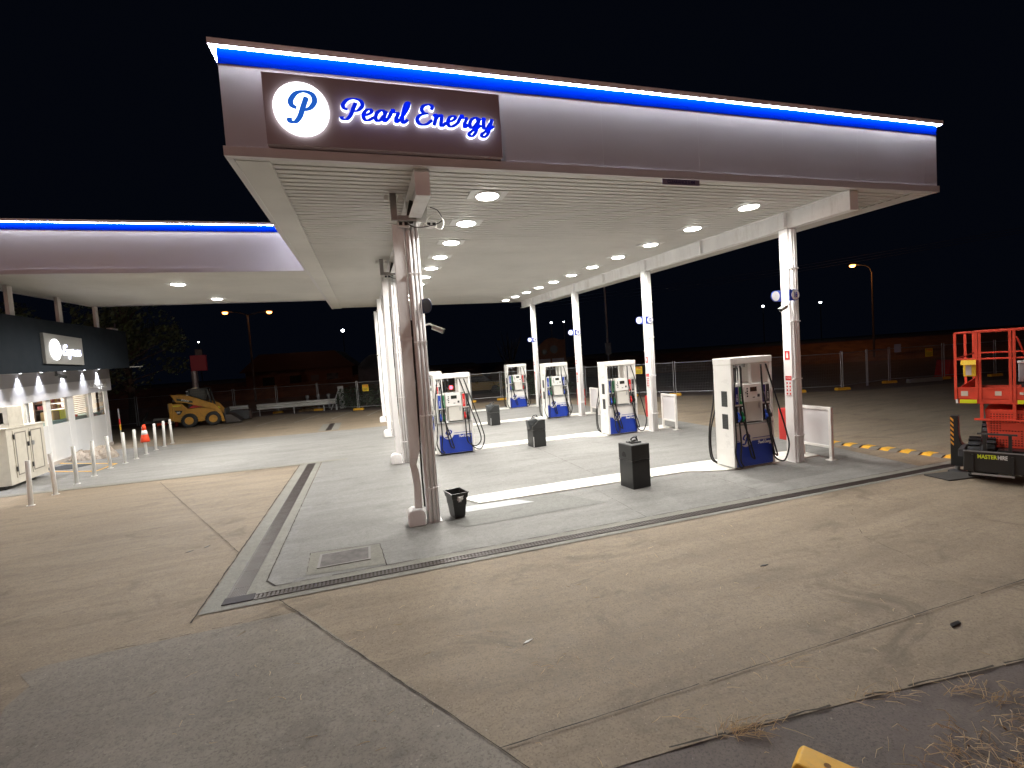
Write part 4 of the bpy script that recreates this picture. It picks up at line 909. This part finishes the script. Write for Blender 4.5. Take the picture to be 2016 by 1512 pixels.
# ------------------------------------------------------------------ poles, wires, boards, car, house
t = thing('sign_pole', 'tall thin dark pole with a small plate between the columns numbered 8 and 12', 'pole', (23.3, 34.5, 0)); MB().tube([(0, 0, 0), (0, 0, 10)], [.09, .07], 10).build('pole', steel, t)
MB().box((-.3, -.1, 2.3), (.3, -.08, 3.4)).build('plate', M('dim plate', (.35, .36, .38)), t)
up_ = thing('utility_pole', 'faint dark utility pole rising in the black sky at the right', 'pole', (64, 15, 0)); MB().tube([(0, 0, 0), (0, 0, 12)], [.16, .11], 10).build('pole', bark, up_); MB().bar((-.7, -.7, 11.4), (.7, .7, 11.4), .12).build('crossarm', bark, up_)
for k, (dz, dd) in enumerate(((0, 0), (-.5, .6), (-1.0, 1.2))):
    P = [(64+dd*.3, 15+dd*.3, 11.5+dz*.3), (52, 28, 10.6+dz*.5), (40, 42, 10.2+dz*.7), (22, 60, 10.4+dz)]
    tag(MB().tube(curve_pts(P, 6), .014, 5).build('power_line', darkgrey), 'faint power line across the dark sky at the right, %s one' % ['top', 'middle', 'lowest'][k], 'cable', 'power lines')
def arch(label, c, w, z0, z1, m, sub):
    t = thing('roadside_board', label, 'board', (*c, 0), R(-20)); n = 14; pl = [(-w/2, z0)]
    pl += [(-w/2+w*i/n, z0+(z1-z0)*(.62+.38*math.sin(min(1, (i/n)*1.25)*math.pi*.72))) for i in range(n+1)]+[(w/2, z0)]
    MB().prism(pl, 0, .18, 'y').build('board', m, t)
    for x in (-w*.35, w*.3): MB().box((x-.06, .02, 0), (x+.06, .14, z0)).build('leg', darkgrey, t)
    if sub:
        MB().box((-w*.42, -.02, z0+.1), (-w*.02, -.005, z0+.6)).box((w*.04, -.02, z0+.1), (w*.44, -.005, z0+.6)).build('white_plate', M('plate dim', (.30, .28, .27)), t)
        b = MB(); disc(b, (w*.12, z0+(z1-z0)*.58), .33, -.02, -.005, 20, 'y'); disc(b, (-w*.2, z0+(z1-z0)*.5), .22, -.02, -.005, 20, 'y'); b.build('dark_spot', black, t)
arch('brown arched roadside board between the columns numbered 4 and 8', (16.2, 31.3), 2.5, 1.7, 4.05, M('board brown', (.15, .06, .03), .8, var=.3), True)
arch('dim grey arched board behind the farthest downpipe column', (1.9, 35.6), 2.6, 1.2, 3.7, M('board grey', (.075, .075, .08), .8, var=.3), False)
t = thing('box_sign', 'dull red box sign on a thick pole by the dark tree', 'sign', (-9.45, 31, 0)); MB().box((-.42, -.15, 3.15), (.5, .15, 4.2)).build('box', E('red sign box', (.6, .02, .05), .008, (.2, .015, .025)), t, bevel=.02)
MB().tube([(-.3, .05, 0), (-.3, .05, 3.15)], .2, 12).build('pole', steel, t); MB().box((-.1, -.1, 4.2), (.3, .1, 4.6)).build('cap', darkgrey, t)
cr = thing('parked_car', 'dull yellow car parked in the dark behind the fence', 'car', (9.3, 29.7, 0), R(172))
def prof_car(pl, y0, y1, nm, m, p): return MB().prism(pl, y0, y1, 'y').build(nm, m, p, bevel=.03)
prof_car([(-2.2, .3), (-2.25, .72), (-1.9, .88), (-.9, .93), (1.1, .95), (2.1, .86), (2.25, .55), (2.2, .3)], -.85, .85, 'body', caryel, cr)
prof_car([(-1.3, .93), (-.5, 1.40), (.65, 1.42), (1.55, .95)], -.74, .74, 'cabin', glassdark, cr)
prof_car([(-.55, 1.385), (-.45, 1.45), (.6, 1.47), (.72, 1.41)], -.72, .72, 'roof', caryel, cr)
for x in (-1.35, 1.35):
    for y0 in (-.88, .68):
        q = MB().lathe([(.2, 0), (.31, .0), (.32, .03), (.32, .17), (.31, .2), (.2, .2)], 20); q.v = [(vx+x, y0+vz, vy+.32) for vx, vy, vz in q.v]; q.build('wheel', rubber, cr)
for y0 in (-.7, .45): MB().box((-2.262, y0, .6), (-2.2, y0+.25, .72)).build('tail_light', E('tail light', (1, .03, .05), .5, (.3, .0, .0)), cr)
for y0 in (-.7, .45): MB().box((2.18, y0, .58), (2.262, y0+.25, .7)).build('headlight', whitel, cr)
rb = thing('red_marker_lamp', 'small red light glowing behind the pump next to the front column', 'lamp', (6.82, 26.64, 0)); MB().tube([(0, 0, 0), (0, 0, .70)], .03, 8).build('post', darkgrey, rb); MB().lathe([(.03, 0), (.12, .05), (.12, .2), (.03, .26)], 12, (0, 0, .70)).build('lens', E('red lens', (1., .03, .05), 6.), rb)
h = thing('distant_house', 'dim brown house with a low roof far behind the guard rail', 'house', (-6.2, 56, 0), R(-6))
MB().box((-6, 0, 0), (6, 7, 3.0)).build('wall', brick, h); MB().prism([(-6.5, 3.0), (6.5, 3.0), (4.2, 5.0), (-4.2, 5.0)], -.6, 7.6, 'y').build('roof', M('roof tile', (.07, .04, .03), .8), h)
for x in (-4.2, -1.2, 3.0): q = MB().box((x, -.04, 1.1), (x+1.3, -.001, 2.3)).build('window', glassdark, h)
MB().box((1.2, -.05, .05), (2.1, -.001, 2.2)).build('door', darkgrey, h)
# road beyond the fence with a kerb
sheet('road', [(-120, 50.5), (-20, 44.5), (10, 37.5), (30, 24), (60, 5), (120, -40), (128, -28), (66, 13), (35, 32), (13, 46), (-19, 53), (-120, 59)], .01, concrete('road asphalt', (.16, .13, .115), (.2, .165, .14), (.12, .1, .09)))
vg = M('verge dirt', (.20, .12, .075), .9, var=.35, scale=1.2)
b = MB(); P = [(-120, 60), (-19, 54), (14, 47), (36, 33), (67, 14), (130, -27)]
for u, v in zip(P, P[1:]):
    d = Vector((v[0]-u[0], v[1]-u[1], 0)).normalized(); nn = Vector((-d.y, d.x, 0))
    a0, a1 = Vector((*u, 0)), Vector((*v, 0)); b.quad(a0, a1, a1+nn*6+Vector((0, 0, 1.9)), a0+nn*6+Vector((0, 0, 1.9))); b.quad(a0+nn*6+Vector((0, 0, 1.9)), a1+nn*6+Vector((0, 0, 1.9)), a1+nn*120+Vector((0, 0, 2.2)), a0+nn*120+Vector((0, 0, 2.2)))
tag(b.build('embankment', vg), kind='structure')
# ------------------------------------------------------------------ vegetation
def leaves(b, c, r, n, s, rnd, squash=1.):
    for _ in range(n):
        while True:
            p = Vector((rnd.uniform(-1, 1), rnd.uniform(-1, 1), rnd.uniform(-1, 1)))
            if .35 < p.length < 1: break
        q = Vector(c)+Vector((p.x*r[0], p.y*r[1], p.z*r[2])); a = Vector((rnd.gauss(0, 1), rnd.gauss(0, 1), rnd.gauss(0, 1))).normalized(); e = a.orthogonal().normalized()
        w = s*rnd.uniform(.6, 1.5); f_ = a.cross(e); b.quad(q-e*w, q+f_*w*.5, q+e*w, q-f_*w*.5)
def tree(name, label, loc, h, rad, clumps, n, seed, lm=leaf):
    rnd = random.Random(seed); t = thing(name, label, 'tree', loc); tk = MB(); tk.tube(curve_pts([(0, 0, 0), (.1, 0, h*.25), (-.05, .1, h*.5), (.1, 0, h*.85)], 4), [.24-.2*i/12 for i in range(13)], 10)
    cb_ = MB()
    for _ in range(clumps):
        a = rnd.uniform(0, 6.28); k = rnd.random()**.6; z = h*rnd.uniform(.28, .98); w = rad*(1-.55*max(0, z/h-.45)/.55)*k
        c = (math.cos(a)*w, math.sin(a)*w, z); tk.tube([(0, 0, z*.75), c], [.06, .015], 5); r_ = rad*rnd.uniform(.22, .42); leaves(cb_, c, (r_, r_, r_*.8), n, .11, rnd)
    tk.build('trunk', bark, t); cb_.build('crown', lm, t)
tree('dark_tree', 'big dark leafy tree behind the shop at the left', (-12.9, 29.5, 0), 8.6, 3.4, 46, 130, 4)
tree('dark_tree', 'lower dark tree half hidden by the shop parapet', (-18.5, 27.5, 0), 7.2, 3.3, 34, 120, 9)
bt = thing('bare_tree', 'faint bare branched tree behind the farthest pump', 'tree', (14.6, 38, 0)); tk = MB(); rnd = random.Random(5)
tk.tube([(0, 0, 0), (.1, 0, 1.6)], [.16, .12], 8)
for k in range(9):
    a = rnd.uniform(0, 6.28); p1 = Vector((math.cos(a)*.7, math.sin(a)*.7, 2.4+rnd.random())); p2 = p1+Vector((math.cos(a)*.6, math.sin(a)*.6, 1.2+rnd.random())); tk.tube([(.1, 0, 1.5), p1, p2], [.09, .05, .012], 6)
    for j in range(3): tk.tube([p1, p1+Vector((rnd.uniform(-.6, .6), rnd.uniform(-.6, .6), rnd.uniform(.5, 1.2)))], [.03, .008], 5)
tk.build('trunk', bark, bt)
def hedge(label, p, q, h, n, seed):
    rnd = random.Random(seed); t = thing('hedge', label, 'hedge', (*p, 0), math.atan2(q[1]-p[1], q[0]-p[0])); ln = math.hypot(q[0]-p[0], q[1]-p[1]); b = MB()
    x = 0
    while x < ln: leaves(b, (x, 0, h*.5), (.5, .4, h*.52*rnd.uniform(.8, 1.1)), n, .07, rnd); x += .5
    b.build('foliage', hedgem, t); s_ = MB()
    for i in range(int(ln)): s_.bar((i+.4, 0, 0), (i+.5, .05, h*.6), .03)
    s_.build('stems', bark, t)
hedge('low dark hedge behind the yellow fence sign at the back', (-.2, 26.2), (4.6, 24.9), 1.5, 200, 1)
hedge('low dark hedge behind the fence right of the farthest pump', (9.8, 23.6), (13.6, 21.2), 1.4, 200, 2)
# ------------------------------------------------------------------ scissor lift at the right
LA = R(-66); LO = Vector((10.9, -.48, 0)); LD = Vector((math.cos(LA), math.sin(LA), 0)); LN = Vector((-LD.y, LD.x, 0))
lf = thing('scissor_lift', 'red scissor lift with yellow edge strips and black striped outrigger at the right edge', 'scissor lift', (*LO[:2], .006), LA)
# local x runs along the visible end, y points away from the camera
def out(x, y):
    q = MB().prism([(x-.045, .12), (x+.15, .12), (x+.15, .47), (x+.09, .52), (x+.065, .66), (x+.06, .99), (x-.045, .99)], y, y+.16, 'y').build('outrigger', black, lf, bevel=.008)
    for i in range(6):
        z = .47+.083*i; MB().prism([(x-.04, z+.05), (x+.0, z), (x+.0, z+.04), (x-.04, z+.09)], y-.0035, y-.0005, 'y').build('hazard_stripe', stripe, q)
    MB().cyl((x+.03, y+.08, .13), (x+.03, y+.08, .03), .035).build('jack', steel, q); MB().lathe([(.13, 0), (.12, .02), (.04, .05)], 16, (x+.03, y+.08, 0)).build('foot', darkgrey, q)
stripe = M('stripe orange', (.85, .38, .04), .5)
out(0, 0); out(2.05, 0)
MB().box((.17, -.54, .17), (2.0, -.47, .50)).build('end_bumper', black, lf, bevel=.012)
MB().box((.10, -.46, .38), (.168, .1, .50)).build('side_plate', darkgrey, lf, bevel=.008)
MB().bar((.17, -.545, .503), (2.0, -.545, .503), .018).build('bumper_edge', M('worn edge', (.25, .25, .25), .5, .3), lf)
for x, y in ((.37, -.12), (1.8, -.12), (.37, 2.0), (1.8, 2.0)):
    q = MB().lathe([(.2, -.16), (.27, -.17), (.315, -.15), (.325, -.08), (.325, .08), (.315, .15), (.27, .17), (.2, .16)], 26)
    q.v = [(vz+x, y+vx, vy+.325) for vx, vy, vz in q.v]; q = q.build('wheel', rubber, lf)
    b = MB()
    for k in range(18):
        m_ = Matrix.Translation((x, y, .325)) @ Matrix.Rotation(2*math.pi*k/18, 4, 'X'); b.box((-.16, -.028, .315), (-.02, .028, .35), m_); b.box((.02, .03, .315), (.16, .085, .35), m_)
    b.build('tread', rubber, q)
    MB().cyl((x-.165, y, .325), (x+.165, y, .325), .17).build('rim', darkgrey, q)
MB().box((.56, -.4, .28), (1.6, 2.4, .52)).build('chassis', black, lf, bevel=.01)
text('maker_word', 'MASTER', .088, M('lime print', (.62, .72, .03), .45), lf, (.335, -.5425, .42), FRONT, .001, .0025, .70, 'LEFT')
text('maker_word', 'HIRE', .088, whitel, lf, (.565, -.5425, .42), FRONT, .001, .0025, .60, 'LEFT')
MB().bar((.33, -.44, .775), (.78, -.44, .775), .028).build('step', darkgrey, lf)
for x in (.42, .70): MB().bar((x, -.44, .50), (x, -.44, .765), .04).build('step_leg', black, lf)
MB().bar((.27, -.56, .14), (.75, -.56, .14), .026).build('lower_rail', steel, lf)
for x in (.28, .73): MB().bar((x, -.56, .12), (x, -.553, .45), .026).build('rail_leg', black, lf)
q = MB().prism([(.40, 1.14), (1.75, 1.14), (1.68, .52), (.45, .52)], -.17, 2.2, 'y').build('cover', liftred, lf, bevel=.01)
b = MB()
for i in range(34):
    for j in range(14):
        x = .475+i*.034; z = .57+j*.038
        if (j in (7, 8, 9) and i > 3) or (2 < j < 6 and 2 < i < 10): continue
        b.prism([(x-.008, z-.008), (x+.008, z-.008), (x+.008, z+.008), (x-.008, z+.008)], -.1725, -.1703, 'y')
b.build('perforation', M('hole', (.03, .005, .004), .8), q)
MB().box((.28, -.235, .96), (1.76, -.172, .99)).build('ledge', liftred, lf, bevel=.006)
for x in (.35, .72, 1.3):
    MB().prism([(-.215, .992), (-.185, .992), (-.14, 1.23), (-.215, 1.23)], x, x+.04, 'x').build('deck_bracket', liftred, lf)
MB().box((.09, -.20, 1.232), (1.95, 2.4, 1.315)).build('deck', liftred, lf, bevel=.008)
MB().box((.09, -.205, 1.316), (1.95, -.19, 1.485)).build('toe_board', liftred, lf); MB().box((.08, -.189, 1.316), (.095, 2.4, 1.485)).build('toe_board', liftred, lf)
for x0, x1 in ((.11, .315), (.775, 1.3)): MB().box((x0, -.2125, 1.24), (x1, -.2055, 1.30)).build('hi_vis_strip', hiviz, lf)
MB().box((.06, -.215, 1.235), (.085, -.17, 1.305)).build('corner_buffer', whitel, lf)
stk = M('lift sticker', (.7, .6, .5), .5)
for x0, x1, z0, z1 in ((.125, .21, 1.36, 1.44), (.525, .60, 1.37, 1.44), (.80, .84, 1.385, 1.425)): MB().box((x0, -.2095, z0), (x1, -.2055, z1)).build('sticker', stk, lf)
for x in (.06, .315, .355, .70, .745, 1.3, 1.9):
    for yy in ((-.198,) if .1 < x < 1.8 else (-.198, 1.1, 2.35)): MB().bar((x, yy, 1.30), (x, yy, 2.40), .034).build('post', liftred, lf)
for z in (1.97, 2.41):
    MB().tube([(.06, -.198, z), (1.9, -.198, z), (1.9, 2.35, z), (.06, 2.35, z), (.06, -.19, z)], .016, 8).build('guard_rail', liftred, lf)
MB().bar((.08, -.198, 1.49), (1.9, -.198, 1.49), .025).build('lower_bar', liftred, lf)
MB().bar((.77, -.13, 2.3), (.84, .4, 1.98), .02).build('gate_bar', liftred, lf)
def onlift(x, y, z): q = LO+LD*x+LN*y; return (q.x, q.y, z)
t = thing('document_pouch', 'yellow pouch with clear window strapped on the red lift rail', 'pouch', onlift(.235, -.235, 1.715), LA)
MB().box((-.075, -.014, -.02), (.08, .014, .24)).build('bag', M('pouch yellow', (.80, .52, .03), .45), t, bevel=.006)
MB().prism([(-.022, .245), (-.08, .175), (-.07, .17), (-.016, .235), (.015, .25)], -.1, .08, 'x').build('flap', bpy.data.materials['pouch yellow'], t)
MB().box((-.045, -.0175, .0), (.025, -.0145, .16)).build('clear_window', M('pouch window', (.6, .52, .5), .2), t)
t = thing('control_box', 'grey control box standing on the red lift platform at the frame edge', 'box', onlift(.98, .1, 1.32), LA)
MB().box((-.2, -.12, .26), (.2, .12, .56)).build('body', M('control grey', (.36, .36, .38), .5), t, bevel=.01); MB().box((-.21, -.13, .561), (.21, .13, .59)).build('lid', whitel, t)
for x in (-.15, .15): MB().box((x-.02, -.02, 0), (x+.02, .02, .259)).build('leg', darkgrey, t)
t = thing('flat_dark_sheet', 'flat dark sheet lying under the lift outrigger', 'pad', (10.75, -.62, .006), R(-8)); MB().box((-.45, -.22, 0), (.3, .2, .02)).build('pad', M('dark sheet tone', (.06, .055, .05), .8), t, bevel=.004)  # thin dark sheet on the ground by the outrigger foot
# ------------------------------------------------------------------ foreground
t = thing('ballast_block', 'chipped yellow block with round holes at the bottom edge of the frame', 'ballast block', (3.60, -4.31, .004), R(-60))
MB().prism([(-.31, 0), (.31, 0), (.31, .11), (.285, .15), (-.285, .15), (-.31, .11)], -.085, .085, 'y').build('block', yel, t, bevel=.012)
b = MB()
for x in (-.15, -.03, .08, .2): b.lathe([(.014, .1505), (.018, .152)], 12, (x, 0, 0))
b.build('socket', M('socket rust', (.22, .10, .02), .8), t)
soil = []
for i in range(40):
    a = i/40*2*math.pi; k = 1+.16*math.sin(3*a+1)+.1*math.sin(7*a)+.06*math.sin(13*a+2)
    soil.append((6.4+2.0*k*math.cos(a), -5.05+.75*k*math.sin(a)))
sheet('soil', soil, .006, concrete('soil dirt', (.20, .125, .078), (.26, .17, .105), (.10, .065, .045), speck=.7, stain_amt=.6, rough=.9))
lt = MB(); rnd = random.Random(3)
for _ in range(420):
    x, y = rnd.gauss(5.6, .8), rnd.gauss(-4.75, .28)
    if y > -4.15-.1*(x-5): continue
    r_ = rnd.uniform(.006, .022); a = rnd.uniform(0, 6.28)
    lt.prism([(x+r_*math.cos(a), y+r_*math.sin(a)), (x+r_*.5*math.cos(a+1.8), y+r_*.5*math.sin(a+1.8)), (x-r_*math.cos(a+.2), y-r_*math.sin(a+.2)), (x+r_*.4*math.cos(a-1.7), y+r_*.4*math.sin(a-1.7))], .007, .007+rnd.uniform(.003, .012), 'z')
tag(lt.build('leaf_litter', M('leaf litter', (.17, .105, .06), .9, var=.5, scale=9)), 'brown leaf litter strewn over the soil at the bottom right corner', 'litter', kind='stuff')
gb = MB(); rnd = random.Random(21)
def blade(x, y, z, ln, th, lift):
    d = Vector((math.cos(th), math.sin(th), 0)); p = Vector((x, y, z)); q = p+d*ln*.5+Vector((0, 0, lift)); e = p+d*ln+Vector((rnd.uniform(-.02, .02), rnd.uniform(-.02, .02), lift*.4)); gb.tube([p, q, e], [.0022, .0019, .001], 3, False)
def inside(x, y): return y < -4.05-.10*(x-5.0) and x > 4.0+.9*(y+4.6)*-1 - 1.0
n = 0
while n < 7600:
    x = rnd.uniform(3.6, 7.2); y = rnd.uniform(-5.4, -4.05); dns = min(1, max(0, (-4.12-.12*(x-5)-y)/.35))*min(1, max(0, (x-3.9)/.5))
    cl = .5+.5*math.sin(x*7+3*math.sin(y*5))*math.sin(y*9+2*math.sin(x*4))
    n += 1
    if rnd.random() > dns*(.25+.75*cl): continue
    blade(x, y, .004+rnd.random()*.015, rnd.uniform(.04, .16), rnd.uniform(0, 6.28), rnd.uniform(.004, .04))
for cx_, cy_, m_ in ((3.35, -3.66, 40), (3.5, -3.72, 24), (4.6, -3.8, 14), (5.0, -3.95, 26), (5.15, -4.1, 30), (4.3, -3.75, 10), (3.15, -3.45, 6), (2.5, -2.6, 5), (4.2, -3.3, 8)):
    for _ in range(m_): blade(cx_+rnd.gauss(0, .09), cy_+rnd.gauss(0, .03), .014+rnd.random()*.012, rnd.uniform(.05, .16), rnd.gauss(.1, .6), rnd.uniform(.002, .02))
for _ in range(150): blade(rnd.uniform(-1, 6), rnd.uniform(-4.2, -.8), .014, rnd.uniform(.02, .09), rnd.uniform(0, 6.28), .003)
tag(gb.build('dry_grass', straw), 'dry straw coloured grass scattered over the bottom right corner', 'grass', kind='stuff')
gr = MB()
for _ in range(700):
    x = rnd.gauss(2.9, 1.1); y = rnd.gauss(-2.3, .6); r_ = rnd.uniform(.002, .006)
    if y < -.4: gr.lathe([(r_*.6, 0), (r_, r_*.5), (r_*.3, r_)], 5, (x, y, .0125))
tag(gr.build('grit', M('grit', (.42, .38, .32), .8, var=.3)), 'tiny pale grit scattered on the tan concrete', 'grit', kind='stuff')
t = thing('flattened_scrap', 'dark flattened scrap lying on the concrete in the right foreground', 'scrap', (5.85, -3.42, .008), R(8)); MB().prism([(-.07, -.012), (.06, -.016), (.075, .01), (-.03, .02)], 0, .012, 'z').build('scrap', black, t)
for i, (x, y) in enumerate(((5.35, -1.9), (2.45, -2.2), (-1.4, 1.9), (-1.2, 2.0))):
    t = thing('dry_leaf', ['dark leaf lying on the concrete below the lift', 'tiny pale chip near the long joint', 'dark leaf left of the drain, the larger of two', 'dark leaf left of the drain, the smaller of two'][i], 'leaf', (x, y, .006), R(20*i)); MB().prism([(-.05, 0), (0, -.012), (.06, 0), (0, .014)], 0, .006, 'z').build('leaf', darkgrey if i != 1 else whitel, t)
